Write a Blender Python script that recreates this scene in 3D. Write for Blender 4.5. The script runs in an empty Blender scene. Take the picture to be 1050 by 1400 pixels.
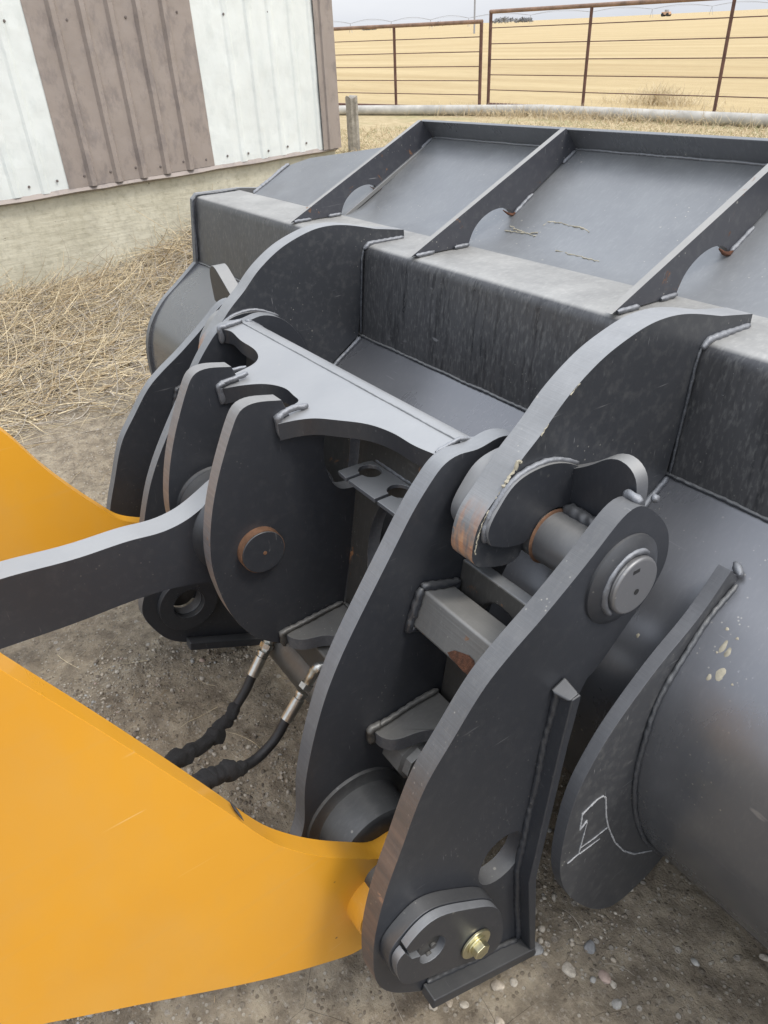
import bpy, bmesh, math, random
import numpy as np
from mathutils import Vector, Matrix
from mathutils.geometry import tessellate_polygon

# ---------------------------------------------------------------- frames
def nrm(v):
    v = np.array(v, float); return v / np.linalg.norm(v)
def ray(px, py): return np.array([(px-525.)/1000., -(py-700.)/1000., -1.])
UP = nrm([-75, 1510, 1000])
XM = -nrm(ray(-260, 118)); ZM = nrm(UP-XM*np.dot(UP, XM)); YM = np.cross(ZM, XM)
XW = nrm(XM-UP*np.dot(UP, XM)); YW = np.cross(UP, XW)
MM = np.array([XM, YM, ZM]); WW = np.array([XW, YW, UP])
RR = WW @ MM.T
X0 = -.513; GZ = .13; HC = 1.58
CAMW = np.array([0, 0, HC])
CM = RR.T @ np.array([0, 0, HC-GZ]) - np.array([X0, 0, 0])      # camera in machine coordinates (u, y, z)
M4 = Matrix.Translation((0, 0, GZ)) @ Matrix(RR.tolist()).to_4x4() @ Matrix.Translation((X0, 0, 0))
def atu(px, py, u):        # measured point on the plane u (lateral) of the machine -> (y, z)
    d = MM @ ray(px, py); t = (u-CM[0])/d[0]; p = CM+t*d; return (p[1], p[2])
def aty(px, py, y):
    d = MM @ ray(px, py); t = (y-CM[1])/d[1]; p = CM+t*d; return (p[0], p[2])
def onpl(px, py, p0, nv):  # on a plane of the machine frame
    d = MM @ ray(px, py); nv = np.array(nv, float); t = np.dot(np.array(p0)-CM, nv)/np.dot(d, nv); return CM+t*d
def gnd(px, py, z=0.):
    d = WW @ ray(px, py); t = (z-HC)/d[2]; return CAMW+t*d

# ---------------------------------------------------------------- scene, camera, light
sc = bpy.context.scene
C = sc.collection
cam = bpy.data.cameras.new('camera'); camo = bpy.data.objects.new('camera', cam); C.objects.link(camo)
cam.sensor_fit = 'VERTICAL'; cam.sensor_height = 36; cam.lens = 36*1000/1400.
cam.clip_start = .05; cam.clip_end = 6000
cm = Matrix(WW.tolist()).to_4x4(); cm.translation = Vector(CAMW); camo.matrix_world = cm
sc.camera = camo

SUN_EL, SUN_AZ = math.radians(58), math.radians(32)      # azimuth measured from +X towards +Y
w = bpy.data.worlds.new('World'); sc.world = w; w.use_nodes = True
nt = w.node_tree; nt.nodes.clear()
sky = nt.nodes.new('ShaderNodeTexSky'); sky.sky_type = 'NISHITA'; sky.sun_disc = False
sky.sun_elevation = SUN_EL; sky.sun_rotation = math.pi/2-SUN_AZ; sky.air_density = 1.2; sky.dust_density = 4; sky.ozone_density = 1
b1 = nt.nodes.new('ShaderNodeBackground'); b1.inputs[1].default_value = .06
tc = nt.nodes.new('ShaderNodeTexCoord'); mp = nt.nodes.new('ShaderNodeMapping'); mp.inputs['Scale'].default_value = (1, 1, 3.5)
nz = nt.nodes.new('ShaderNodeTexNoise'); nz.inputs['Scale'].default_value = 2.2; nz.inputs['Detail'].default_value = 6
cr = nt.nodes.new('ShaderNodeValToRGB')
cr.color_ramp.elements[0].position = .3; cr.color_ramp.elements[0].color = (.60, .63, .70, 1)
cr.color_ramp.elements[1].position = .7; cr.color_ramp.elements[1].color = (.80, .82, .86, 1)
b2 = nt.nodes.new('ShaderNodeBackground'); b2.inputs[1].default_value = .90      # horizon; an overcast sky is about two times brighter overhead
add = nt.nodes.new('ShaderNodeAddShader'); out = nt.nodes.new('ShaderNodeOutputWorld')
L = nt.links.new
L(tc.outputs['Generated'], mp.inputs[0]); L(mp.outputs[0], nz.inputs['Vector']); L(nz.outputs[0], cr.inputs[0]); L(cr.outputs[0], b2.inputs[0])
L(sky.outputs[0], b1.inputs[0]); L(b1.outputs[0], add.inputs[0]); L(b2.outputs[0], add.inputs[1]); L(add.outputs[0], out.inputs[0])
sz = nt.nodes.new('ShaderNodeSeparateXYZ'); mr = nt.nodes.new('ShaderNodeMapRange'); mr.inputs[3].default_value = .88; mr.inputs[4].default_value = 1.95
L(tc.outputs['Generated'], sz.inputs[0]); L(sz.outputs[2], mr.inputs[0]); L(mr.outputs[0], b2.inputs[1])
sun = bpy.data.lights.new('sun', 'SUN'); sun.energy = 1.3; sun.angle = math.radians(13); sun.color = (1, .96, .9)
suno = bpy.data.objects.new('sun', sun); C.objects.link(suno)
sd = Vector((math.cos(SUN_EL)*math.cos(SUN_AZ), math.cos(SUN_EL)*math.sin(SUN_AZ), math.sin(SUN_EL)))
suno.rotation_euler = sd.to_track_quat('Z', 'Y').to_euler()
sc.view_settings.view_transform = 'Standard'; sc.view_settings.look = 'None'
sc.view_settings.exposure = .25; sc.view_settings.gamma = 1; sc.view_settings.use_curve_mapping = False

# ---------------------------------------------------------------- materials
class N:
    def __init__(s, name):
        s.m = bpy.data.materials.new(name); s.m.use_nodes = True; s.t = s.m.node_tree; s.t.nodes.clear()
        s.o = s.t.nodes.new('ShaderNodeOutputMaterial'); s.b = s.t.nodes.new('ShaderNodeBsdfPrincipled')
        s.t.links.new(s.b.outputs[0], s.o.inputs[0])
        s.tc = s.t.nodes.new('ShaderNodeTexCoord'); s.geo = s.t.nodes.new('ShaderNodeNewGeometry')
    def put(s, sock, v):
        if isinstance(v, bpy.types.NodeSocket): s.t.links.new(v, sock)
        elif isinstance(v, (tuple, list)) and len(v) == 3 and sock.type == 'RGBA': sock.default_value = (*v, 1)
        else: sock.default_value = v
    def noise(s, scale, detail=4, rough=.55, sc3=(1, 1, 1), rot=(0, 0, 0), dist=0., loc=(0, 0, 0), color=False):
        mp = s.t.nodes.new('ShaderNodeMapping'); mp.inputs['Scale'].default_value = sc3; mp.inputs['Rotation'].default_value = rot; mp.inputs['Location'].default_value = loc
        s.t.links.new(s.tc.outputs['Object'], mp.inputs[0])
        n = s.t.nodes.new('ShaderNodeTexNoise'); n.inputs['Scale'].default_value = scale; n.inputs['Detail'].default_value = detail
        n.inputs['Roughness'].default_value = rough; n.inputs['Distortion'].default_value = dist
        s.t.links.new(mp.outputs[0], n.inputs['Vector']); return n.outputs[1 if color else 0]
    def voro(s, scale, out='Distance', feature='F1'):
        n = s.t.nodes.new('ShaderNodeTexVoronoi'); n.feature = feature; n.inputs['Scale'].default_value = scale
        s.t.links.new(s.tc.outputs['Object'], n.inputs['Vector']); return n.outputs[out]
    def ramp(s, v, a, b, lo=0., hi=1.):
        n = s.t.nodes.new('ShaderNodeMapRange'); s.put(n.inputs[0], v); n.clamp = True
        for i, q in zip((1, 2, 3, 4), (a, b, lo, hi)): n.inputs[i].default_value = q
        return n.outputs[0]
    def math(s, op, a, b=0.):
        n = s.t.nodes.new('ShaderNodeMath'); n.operation = op; s.put(n.inputs[0], a); s.put(n.inputs[1], b); return n.outputs[0]
    def mix(s, f, a, b):
        n = s.t.nodes.new('ShaderNodeMix'); n.data_type = 'RGBA'; s.put(n.inputs[0], f); s.put(n.inputs[6], a); s.put(n.inputs[7], b); return n.outputs[2]
    def sep(s, v):
        n = s.t.nodes.new('ShaderNodeSeparateXYZ'); s.t.links.new(v, n.inputs[0]); return n.outputs
    def bump(s, h, strength=.2, dist=.002, prev=None):
        n = s.t.nodes.new('ShaderNodeBump'); n.inputs['Strength'].default_value = strength; n.inputs['Distance'].default_value = dist
        s.put(n.inputs['Height'], h)
        if prev: s.t.links.new(prev, n.inputs['Normal'])
        return n.outputs[0]
    def done(s, col, rough=.5, metal=0., normal=None, spec=.5, coat=0.):
        s.put(s.b.inputs['Base Color'], col); s.put(s.b.inputs['Roughness'], rough); s.put(s.b.inputs['Metallic'], metal)
        s.put(s.b.inputs['Specular IOR Level'], spec); s.put(s.b.inputs['Coat Weight'], coat)
        if normal: s.t.links.new(normal, s.b.inputs['Normal'])
        return s.m

RUST = (.23, .075, .022)
def paint(name, base=(.045, .048, .055), rough=.34, metal=.25, dust_sheen=.5, streak=0., scratch=.5, speck=.5, rust=0., dcol=(.34, .335, .31), grind=0., rustbox=None, orange=0., dlo=.15, fine=1., rvar=.1):
    n = N(name)
    big = n.noise(2.3, 5, .6)
    col = n.mix(n.ramp(big, .3, .7), tuple(c*.94 for c in base), tuple(c*1.06 for c in base))
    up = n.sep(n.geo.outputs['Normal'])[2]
    dn = n.noise(7, 8, .68, (1, 1, 1))
    dfine = n.noise(150, 3, .6, (1, .35, .35), (0.5, .3, .2))
    r = n.ramp(big, .3, .7, rough-rvar*.7, rough+rvar)
    if streak:
        st = n.noise(1., 5, .6, (85, 85, 1.1))
        s2 = n.noise(1., 3, .6, (16, 16, .8), loc=(3, 0, 0))
        sm = n.math('MULTIPLY', n.ramp(st, .46, .60), n.ramp(s2, .36, .58))
        col = n.mix(n.math('MULTIPLY', sm, streak), col, (.018, .019, .022)); r = n.math('SUBTRACT', n.math('ADD', r, .1), n.math('MULTIPLY', sm, .14))
    # dusty film on level faces, also painting in sky brightness on tops; thin on walls
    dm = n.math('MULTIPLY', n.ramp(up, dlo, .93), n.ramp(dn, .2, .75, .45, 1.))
    dm = n.math('ADD', n.math('MULTIPLY', dm, dust_sheen), n.math('MULTIPLY', n.ramp(dfine, .5, .75), (.05+.06*dust_sheen)*fine))
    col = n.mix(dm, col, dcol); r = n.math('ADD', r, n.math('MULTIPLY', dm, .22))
    if scratch:
        a = n.noise(1., 2, .5, (14, 240, 34), (.6, .2, .5)); b = n.noise(9, 2)
        sa = n.math('MULTIPLY', n.ramp(a, .70, .76), n.ramp(b, .45, .62))
        c2 = n.noise(1., 2, .5, (160, 9, 160), (.4, -.7, .1)); sa = n.math('MAXIMUM', sa, n.math('MULTIPLY', n.ramp(c2, .71, .77), n.ramp(b, .5, .4)))
        col = n.mix(n.math('MULTIPLY', sa, scratch), col, (.30, .30, .30))
    if speck:
        v = n.voro(75); g = n.noise(6, 4)
        sp = n.math('MULTIPLY', n.ramp(v, .14, .07), n.ramp(g, .52, .62))
        v2 = n.voro(21); g2 = n.noise(2.5, 2, loc=(5, 1, 2)); sp = n.math('MAXIMUM', sp, n.math('MULTIPLY', n.ramp(v2, .07, .04), n.ramp(g2, .5, .6)))
        col = n.mix(n.math('MULTIPLY', sp, speck), col, (.48, .46, .40))
    if grind:
        gr = n.noise(1., 4, .7, (3, 170, 170)); col = n.mix(n.math('MULTIPLY', n.ramp(gr, .35, .7), grind), col, tuple(min(1, c*2.6) for c in base))
    met = metal
    if rust:
        rn = n.noise(13, 10, .72, dist=.6); rm = n.ramp(rn, .66-.2*rust, .70-.19*rust)
        if rustbox:
            xyz = n.sep(n.tc.outputs['Object']); k = None
            for i, (lo, hi, soft) in rustbox.items():
                q = n.math('MULTIPLY', n.ramp(xyz[i], lo-soft, lo+soft), n.ramp(xyz[i], hi+soft, hi-soft)); k = q if k is None else n.math('MULTIPLY', k, q)
            rm = n.math('MULTIPLY', n.math('MAXIMUM', rm, n.math('MULTIPLY', n.ramp(n.noise(1., 5, .6, (60, 14, 14) if orange == 2 else (6, 40, 40)), .38 if orange == 2 else .25, .62), (.95 if orange == 2 else .42) if orange else 0.)), k)
        rc = n.mix(n.ramp(n.noise(60, 4), .35, .65), (.11, .05, .025), (.26, .13, .06)) if not orange else n.mix(n.ramp(n.noise(1., 4, .6, (8, 90, 90)), .35, .65), *((.20, .12, .08), (.32, .21, .145)) if orange == 1 else ((.30, .12, .05), (.44, .25, .14)))
        col = n.mix(rm, col, rc); r = n.math('ADD', r, n.math('MULTIPLY', rm, .3)); met = n.math('MULTIPLY', n.math('SUBTRACT', 1., rm), metal)
    nb = n.bump(n.noise(420, 3, .6), .10, .0008)
    if 'weld' in name: nb = n.bump(n.noise(190, 4, .7), .55, .003, nb)
    nb = n.bump(n.noise(2.2, 2), .06, .006, nb)
    if grind: nb = n.bump(gr, .35, .0015, nb)
    return n.done(col, r, met, nb)

P_SIDE = paint('coupler_side_paint', (.042, .045, .052), .34, .3, .3, scratch=.35, speck=.2, fine=.5)
P_RIM = paint('cut_edge_paint', (.095, .10, .11), .42, .25, .85, scratch=.2, speck=.1, grind=.18, dcol=(.33, .34, .34))
P_RIMB = paint('brown_cut_edge', (.12, .12, .125), .45, .2, .7, grind=.25, rust=.3, orange=1, rustbox={2: (.0, .80, .14), 1: (-1, -.06, .02)})
P_RIMW = paint('warm_cut_edge', (.060, .064, .072), .40, .25, .35, grind=.08, rust=.3, orange=1, rustbox={2: (.05, .50, .08), 1: (-1, -.03, .02)})
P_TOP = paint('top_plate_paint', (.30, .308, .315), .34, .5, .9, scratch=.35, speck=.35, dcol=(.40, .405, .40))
P_EAR = paint('ear_side_paint', (.052, .055, .061), .34, .3, .35, fine=1.6, scratch=.8, speck=.6)
P_BUCK = paint('bucket_paint', (.15, .155, .165), .28, .5, .8, fine=2.2, rvar=.14, scratch=1., speck=1., dcol=(.30, .31, .31))
P_BEAM = paint('bucket_beam_paint', (.080, .081, .084), .30, .3, 1.0, dlo=.72, streak=.5, fine=2., scratch=.6, speck=.4, dcol=(.40, .395, .37))
P_SHELL = paint('bucket_shell_paint', (.165, .17, .182), .22, .6, .3, fine=1.8, rvar=.12, scratch=.8, speck=.7, dcol=(.30, .30, .30))
P_RIB = paint('rib_paint', (.055, .057, .066), .42, .2, .4, scratch=.6, speck=.7, rust=.22)
P_RIBEDGE = paint('rib_edge_paint', (.20, .198, .19), .5, .2, 1.0, speck=.5, rust=.2, dcol=(.36, .355, .335))
P_EARRIM = paint('ear_edge_paint', (.125, .13, .133), .42, .25, 1.1, grind=.15, rust=.3, orange=2, rustbox={2: (.845, .935, .022), 1: (-1, -.655, .01)}, dcol=(.33, .335, .335))
P_TUBE = paint('brace_paint', (.115, .115, .112), .45, .25, .6, speck=.4, rust=.25, grind=.1)
P_PIN = paint('pin_paint', (.13, .133, .14), .33, .45, .6, scratch=.3)
P_CAP = paint('pin_cap_paint', (.20, .20, .205), .38, .55, .4, scratch=.9)
P_RIMD = paint('lower_edge_paint', (.07, .073, .08), .42, .25, .6, scratch=.2, speck=.1, grind=.12, dcol=(.25, .255, .26))
P_LINK = paint('lever_paint', (.044, .048, .057), .36, .25, .4, scratch=.3, speck=.15, fine=.5)
P_COLLAR = paint('dark_collar_paint', (.032, .034, .037), .36, .2, .3, scratch=.5)
P_LOW = paint('oily_lower_paint', (.058, .056, .052), .35, .25, .5, scratch=.4, rust=.15)
P_WELD = paint('weld_paint', (.13, .134, .145), .34, .4, .8, scratch=0, speck=0, dcol=(.36, .375, .39))
P_FIN = paint('fin_side_paint', (.075, .078, .084), .38, .3, .6, fine=2.2, scratch=1., speck=.8)
P_HOOKRIM = paint('hook_pad_edge', (.17, .175, .185), .36, .35, .8, scratch=.8, speck=.3)
P_WELDD = paint('dark_weld_paint', (.075, .08, .09), .30, .35, .6, scratch=0, speck=0)
def simple(name, col, rough=.5, metal=0., nscale=30, var=.25, bump=.2, bd=.002):
    n = N(name); v = n.noise(nscale, 6, .6)
    return n.done(n.mix(n.ramp(v, .3, .7), tuple(c*(1-var) for c in col), tuple(min(1, c*(1+var)) for c in col)), rough, metal, n.bump(n.noise(nscale*4, 5), bump, bd))
def yellow():
    n = N('yellow_enamel'); a = n.noise(1.6, 4)
    col = n.mix(n.ramp(a, .3, .7), (.70, .320, .022), (.78, .380, .034))
    sp = n.math('MULTIPLY', n.ramp(n.voro(16), .045, .03), n.ramp(n.noise(3, 2), .45, .55))
    col = n.mix(sp, col, (.16, .07, .03))
    st = n.ramp(n.noise(1., 3, .5, (20, 2, 60)), .6, .8); col = n.mix(n.math('MULTIPLY', st, .12), col, (.55, .36, .16))
    du = n.math('MULTIPLY', n.ramp(n.noise(1., 7, .65, (1, 3.2, 1.6), (.5, 0, 0)), .45, .72), .22); col = n.mix(du, col, (.50, .36, .16))
    hs = n.math('MULTIPLY', n.ramp(n.noise(1., 2, .5, (20, 7, 190), (.5, 0, 0)), .715, .75), n.ramp(n.noise(5, 2), .5, .6)); col = n.mix(n.math('MULTIPLY', hs, .4), col, (.80, .55, .22))
    return n.done(col, n.math('ADD', n.ramp(a, .3, .7, .26, .36), du), 0., n.bump(n.noise(260, 2), .05, .0008), .5, .15)
M_YEL = yellow()
M_YELB = simple('worn_yellow_bushing', (.50, .22, .04), .6, .1, 25, .5)
M_RUST = simple('bare_rust', (.085, .035, .018), .95, 0, 90, .6, .9)
M_BRONZE = simple('rust_ring', (.20, .11, .065), .55, .4, 40, .4)
M_BLACK = simple('black_rubber', (.018, .018, .019), .55, 0, 60, .3, .3)
M_SLEEVE = simple('black_fabric_sleeve', (.016, .016, .017), .9, 0, 300, .4, .8, .002)
M_ZINC = simple('zinc_steel', (.50, .50, .46), .33, .9, 40, .2)
M_ZINCY = simple('yellow_zinc', (.62, .58, .38), .28, .9, 50, .2)
M_CHALK = simple('chalk', (.33, .335, .34), .9, 0, 300, .3)
M_MUD = simple('dried_mud', (.36, .33, .25), .9, 0, 60, .3)
M_DARK = simple('soot_black', (.02, .02, .02), .6)
M_GATE = simple('rusty_gate_pipe', (.13, .068, .050), .7, .2, 8, .35)
M_GATETOP = simple('faded_gate_pipe', (.24, .15, .10), .6, .2, 5, .35)
M_PIPE = simple('weathered_white_pipe', (.46, .44, .39), .6, 0, 4, .25)
M_WOOD = simple('grey_weathered_wood', (.30, .28, .24), .9, 0, 14, .35, .7, .01)
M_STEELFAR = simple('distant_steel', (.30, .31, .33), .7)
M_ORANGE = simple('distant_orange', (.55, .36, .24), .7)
def siding(name, base, worn, ws):
    n = N(name); a = n.noise(1., 6, .7, (9, 9, 5), (.5, 0, .2)); b = n.noise(2.2, 4)
    m = n.math('MULTIPLY', n.ramp(a, .50, .62), ws)
    col = n.mix(n.ramp(b, .3, .7), tuple(c*.93 for c in base), tuple(c*1.04 for c in base)); col = n.mix(m, col, worn)
    sp = n.math('MULTIPLY', n.ramp(n.voro(28), .05, .03), .5); col = n.mix(sp, col, (.3, .28, .25))
    return n.done(col, .5, 0., n.bump(n.noise(4, 4), .5, .02, n.bump(n.noise(90, 3), .1, .001)))
M_WHITE = siding('white_siding', (.68, .715, .69), (.58, .62, .60), .5)
M_BROWN = siding('brown_siding', (.295, .252, .222), (.185, .16, .15), .6)
def concrete():
    n = N('rough_concrete'); a = n.noise(1.8, 7, .65); b = n.noise(22, 6, .6)
    col = n.mix(n.ramp(a, .35, .68), (.44, .415, .315), (.60, .575, .46)); col = n.mix(n.math('MULTIPLY', n.ramp(b, .48, .75), .55), col, (.26, .24, .17)); col = n.mix(n.math('MULTIPLY', n.ramp(n.noise(3.3, 6, loc=(7, 0, 0)), .55, .7), .4), col, (.30, .28, .22))
    pit = n.math('MULTIPLY', n.ramp(n.voro(18), .13, .05), n.ramp(n.noise(5, 3), .52, .6)); col = n.mix(pit, col, (.16, .14, .10))
    h = n.math('SUBTRACT', n.noise(1., 6, .6, (3, 8, 26)), pit)
    return n.done(col, .9, 0., n.bump(h, .6, .012, n.bump(n.noise(60, 4), .4, .004)))
M_CONC = concrete()
def dirt():
    n = N('dirt'); a = n.noise(.9, 8, .62); b = n.noise(14, 9, .7); c = n.noise(2.7, 5, loc=(4, 4, 0))
    col = n.mix(n.ramp(a, .35, .65), (.32, .265, .188), (.47, .405, .300))
    col = n.mix(n.ramp(b, .40, .62), n.mix(.68, col, (.13, .105, .078)), col)
    cr_ = n.voro(7, 'Distance', 'DISTANCE_TO_EDGE'); col = n.mix(n.math('MULTIPLY', n.ramp(cr_, .005, .0), n.ramp(c, .57, .62)), col, (.06, .048, .035))
    col = n.mix(n.math('MULTIPLY', n.ramp(n.noise(110, 4, .7), .55, .72), .55), col, (.50, .465, .40))
    gv = n.voro(95, 'Color'); gs = n.sep(gv); gd = n.voro(95)
    gm = n.math('MULTIPLY', n.ramp(gd, .40, .30), n.ramp(gs[0], .55, .62)); col = n.mix(n.math('MULTIPLY', gm, .75), col, n.mix(n.ramp(gs[1], .3, .7), (.19, .155, .115), (.50, .455, .38)))
    gv2 = n.voro(38, 'Color'); g2_ = n.sep(gv2); gm2 = n.math('MULTIPLY', n.ramp(n.voro(38), .30, .22), n.ramp(g2_[0], .74, .78)); col = n.mix(n.math('MULTIPLY', gm2, .7), col, n.mix(n.ramp(g2_[1], .3, .7), (.20, .17, .13), (.52, .48, .42)))
    # beyond the yard the soil is covered with trampled straw
    xyz = n.sep(n.tc.outputs['Object']); far = n.ramp(n.math('ADD', xyz[1], n.math('MULTIPLY', xyz[0], -.35)), 4.2, 6.)
    g = n.noise(3, 8, .7, (1, 3, 1)); straw = n.mix(n.ramp(g, .38, .6), (.38, .30, .17), (.50, .41, .25)); straw = n.mix(n.math('MULTIPLY', n.ramp(n.noise(.9, 5, loc=(2, 7, 0)), .52, .66), .45), straw, (.26, .27, .13))
    col = n.mix(far, col, straw)
    ff = n.ramp(n.math('ADD', xyz[1], n.math('MULTIPLY', xyz[0], -.27)), 15., 17.)
    g2 = n.noise(1., 7, .6, (.05, .45, 1), (0, 0, .3)); g3 = n.noise(2.0, 6, .7, (.5, 2.5, 1))
    fld = n.mix(n.ramp(g2, .35, .65), (.40, .30, .155), (.50, .395, .22)); fld = n.mix(n.math('MULTIPLY', n.ramp(g3, .5, .7), .5), fld, (.33, .245, .125))
    col = n.mix(ff, col, fld)
    nb = n.bump(n.math('ADD', n.noise(150, 6, .75), n.math('MULTIPLY', n.math('ADD', gm, gm2), .6)), .9, .006, n.bump(n.noise(20, 8, .7), .8, .022))
    return n.done(col, .95, 0., nb, .2)
M_DIRT = dirt()
def straw(name, a, b):
    n = N(name); v = n.noise(60, 3); return n.done(n.mix(n.ramp(v, .35, .65), a, b), .7, 0., None, .3)
M_STRAW = [straw('pale_straw', (.58, .47, .29), (.76, .66, .46)), straw('tan_straw', (.38, .28, .16), (.54, .43, .27)), straw('grey_straw', (.34, .295, .235), (.50, .45, .37))]
M_STONE = [simple('tan_stone', (.40, .345, .27), .85, 0, 120, .3, .6), simple('grey_stone', (.33, .32, .29), .8, 0, 90, .3, .6), simple('pink_stone', (.38, .29, .24), .8, 0, 90, .2, .6), simple('dark_soil_clod', (.17, .142, .108), .95, 0, 120, .4, .8), simple('light_clod', (.40, .36, .295), .95, 0, 120, .3, .8), simple('slate_stone', (.20, .20, .195), .7, 0, 90, .3, .6)]

# ---------------------------------------------------------------- object helpers
def tag(o, label=None, cat=None, group=None, kind=None):
    if label: o['label'] = label
    if cat: o['category'] = cat
    if group: o['group'] = group
    if kind: o['kind'] = kind
    return o
class T:                                   # a thing: an Empty at its base
    def __init__(s, name, label, cat, base=(0, 0, 0), frame=M4, group=None):
        s.base = Vector(base); s.frame = frame
        s.o = bpy.data.objects.new(name, None); C.objects.link(s.o); s.o.empty_display_size = .1
        s.o.matrix_world = frame @ Matrix.Translation(s.base); tag(s.o, label, cat, group)
ID = Matrix.Identity(4)
def mesh(name, par, verts, faces, mats, midx=None, bevel=0., smooth=35, label=None, sub=None, seg=2):
    """one mesh object; par is a T (part) or a list [T, parent_object] (sub-part)"""
    me = bpy.data.meshes.new(name)
    V = np.asarray(verts, float)
    if par is not None: V = V - np.array(par.base)
    me.from_pydata(V.tolist(), [], [list(f) for f in faces])
    for m in (mats if isinstance(mats, (list, tuple)) else [mats]): me.materials.append(m)
    if midx is not None: me.polygons.foreach_set('material_index', midx)
    bm = bmesh.new(); bm.from_mesh(me); bmesh.ops.remove_doubles(bm, verts=bm.verts, dist=1e-6); bmesh.ops.recalc_face_normals(bm, faces=bm.faces); bm.to_mesh(me); bm.free()
    me.polygons.foreach_set('use_smooth', [True]*len(me.polygons))
    me.set_sharp_from_angle(angle=math.radians(smooth))
    o = bpy.data.objects.new(name, me); C.objects.link(o)
    if sub is not None: o.parent = sub
    elif par is not None: o.parent = par.o
    if bevel:
        b = o.modifiers.new('b', 'BEVEL'); b.width = bevel; b.segments = seg; b.limit_method = 'ANGLE'; b.angle_limit = math.radians(35); b.harden_normals = True
    if label: o['label'] = label
    return o
def spline(pts, n=8, relax=14):
    """closed Catmull-Rom through (a, b[, corner]); a third item marks a corner"""
    out = []; K = len(pts)
    for i in range(K):
        p0, p1, p2, p3 = pts[i-1], pts[i], pts[(i+1) % K], pts[(i+2) % K]
        c1, c2 = len(p1) > 2, len(p2) > 2
        a0 = np.array(p1[:2]) if c1 else np.array(p0[:2]); a3 = np.array(p2[:2]) if c2 else np.array(p3[:2])
        a1, a2 = np.array(p1[:2]), np.array(p2[:2])
        if (c1 and c2): out.append((a1[0], a1[1], 1)); continue
        d = np.linalg.norm(a2-a1); m1 = (a2-a0); m2 = (a3-a1)
        l1, l2 = np.linalg.norm(m1)+1e-9, np.linalg.norm(m2)+1e-9
        m1 = m1/l1*d; m2 = m2/l2*d
        k = max(1, min(n, int(d/.012)+1))
        for j in range(k):
            t = j/k; q = (2*t**3-3*t*t+1)*a1+(t**3-2*t*t+t)*m1+(-2*t**3+3*t*t)*a2+(t**3-t*t)*m2
            out.append((q[0], q[1], 1) if (j == 0 and c1) else (q[0], q[1]))
    if len(out) > 12:
        Q = np.array([p[:2] for p in out]); fix = np.array([len(p) > 2 for p in out])
        for it in range(relax):
            for lam in (.5, -.52):
                d = (np.roll(Q, 1, 0)+np.roll(Q, -1, 0))/2-Q; d[fix] = 0; Q = Q+lam*d
        out = [tuple(q) for q in Q]
    return [tuple(p[:2]) for p in out]
def circ(cx, cy, r, n=40, ry=None, a0=0, a1=2*math.pi, rot=0):
    ry = ry or r; full = abs(a1-a0-2*math.pi) < 1e-6; o = []
    for i in range(n if full else n+1):
        a = a0+(a1-a0)*i/n; x, y = r*math.cos(a), ry*math.sin(a)
        o.append((cx+x*math.cos(rot)-y*math.sin(rot), cy+x*math.sin(rot)+y*math.cos(rot)))
    return o
def prism(name, par, outline, h0, h1, f, mats, holes=(), bevel=.003, label=None, sub=None, smooth=35):
    """outline (2D) extruded from h0 to h1; f(a, b, h) -> 3D. mats = (face, rim)"""
    loops = [list(outline)]+[list(h) for h in holes]
    flat = [p for l in loops for p in l]; n = len(flat)
    tris = tessellate_polygon([[Vector((p[0], p[1], 0)) for p in l] for l in loops])
    V = [f(p[0], p[1], h0) for p in flat]+[f(p[0], p[1], h1) for p in flat]
    F = []; mi = []
    for t in tris:
        F.append(tuple(t)); mi.append(0); F.append(tuple(i+n for i in t)); mi.append(0)
    k = 0
    for l in loops:
        m = len(l)
        for i in range(m):
            a, b = k+i, k+(i+1) % m; F.append((a, b, b+n, a+n)); mi.append(1)
        k += m
    return mesh(name, par, V, F, list(mats), mi, bevel, smooth, label, sub)
XP = lambda a, b, h: (h, a, b)
def plate(name, par, outline, u0, u1, mats=(None, None), holes=(), **k):
    return prism(name, par, outline, u0, u1, XP, mats, holes, **k)
def tr(pts, u): return [(*atu(p[0], p[1], u), *p[2:]) for p in pts]
def cyl(name, par, cy, cz, r, u0, u1, mat, r1=None, bevel=.003, sub=None, label=None, n=48):
    r1 = r if r1 is None else r1
    V = [(u0, cy+r*math.cos(2*math.pi*i/n), cz+r*math.sin(2*math.pi*i/n)) for i in range(n)]+[(u1, cy+r1*math.cos(2*math.pi*i/n), cz+r1*math.sin(2*math.pi*i/n)) for i in range(n)]
    F = [(i, (i+1) % n, (i+1) % n+n, i+n) for i in range(n)]+[tuple(range(n)), tuple(range(n, 2*n))]
    return mesh(name, par, V, F, mat, None, bevel, 35, label, sub)
def revolve(name, par, prof, cy, cz, mat, n=48, sub=None, label=None, smooth=40):
    """prof: (u, r) list turned about the lateral axis"""
    V = []; F = []
    for (u, r) in prof:
        for i in range(n): a = 2*math.pi*i/n; V.append((u, cy+r*math.cos(a), cz+r*math.sin(a)))
    for j in range(len(prof)-1):
        for i in range(n): F.append((j*n+i, j*n+(i+1) % n, (j+1)*n+(i+1) % n, (j+1)*n+i))
    F.append(tuple(range(n))); F.append(tuple(range((len(prof)-1)*n, len(prof)*n)))
    return mesh(name, par, V, F, mat, None, 0, smooth, label, sub)
def bez(P, n=40):
    P = [np.array(p, float) for p in P]; o = []
    for i in range(len(P)-1):
        p0, p1, p2, p3 = P[max(0, i-1)], P[i], P[i+1], P[min(len(P)-1, i+2)]
        for j in range(n//len(P)+2):
            t = j/(n//len(P)+2); o.append(.5*((2*p1)+(-p0+p2)*t+(2*p0-5*p1+4*p2-p3)*t*t+(-p0+3*p1-3*p2+p3)*t**3))
    o.append(P[-1]); return o
rng = random.Random(5)
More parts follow.
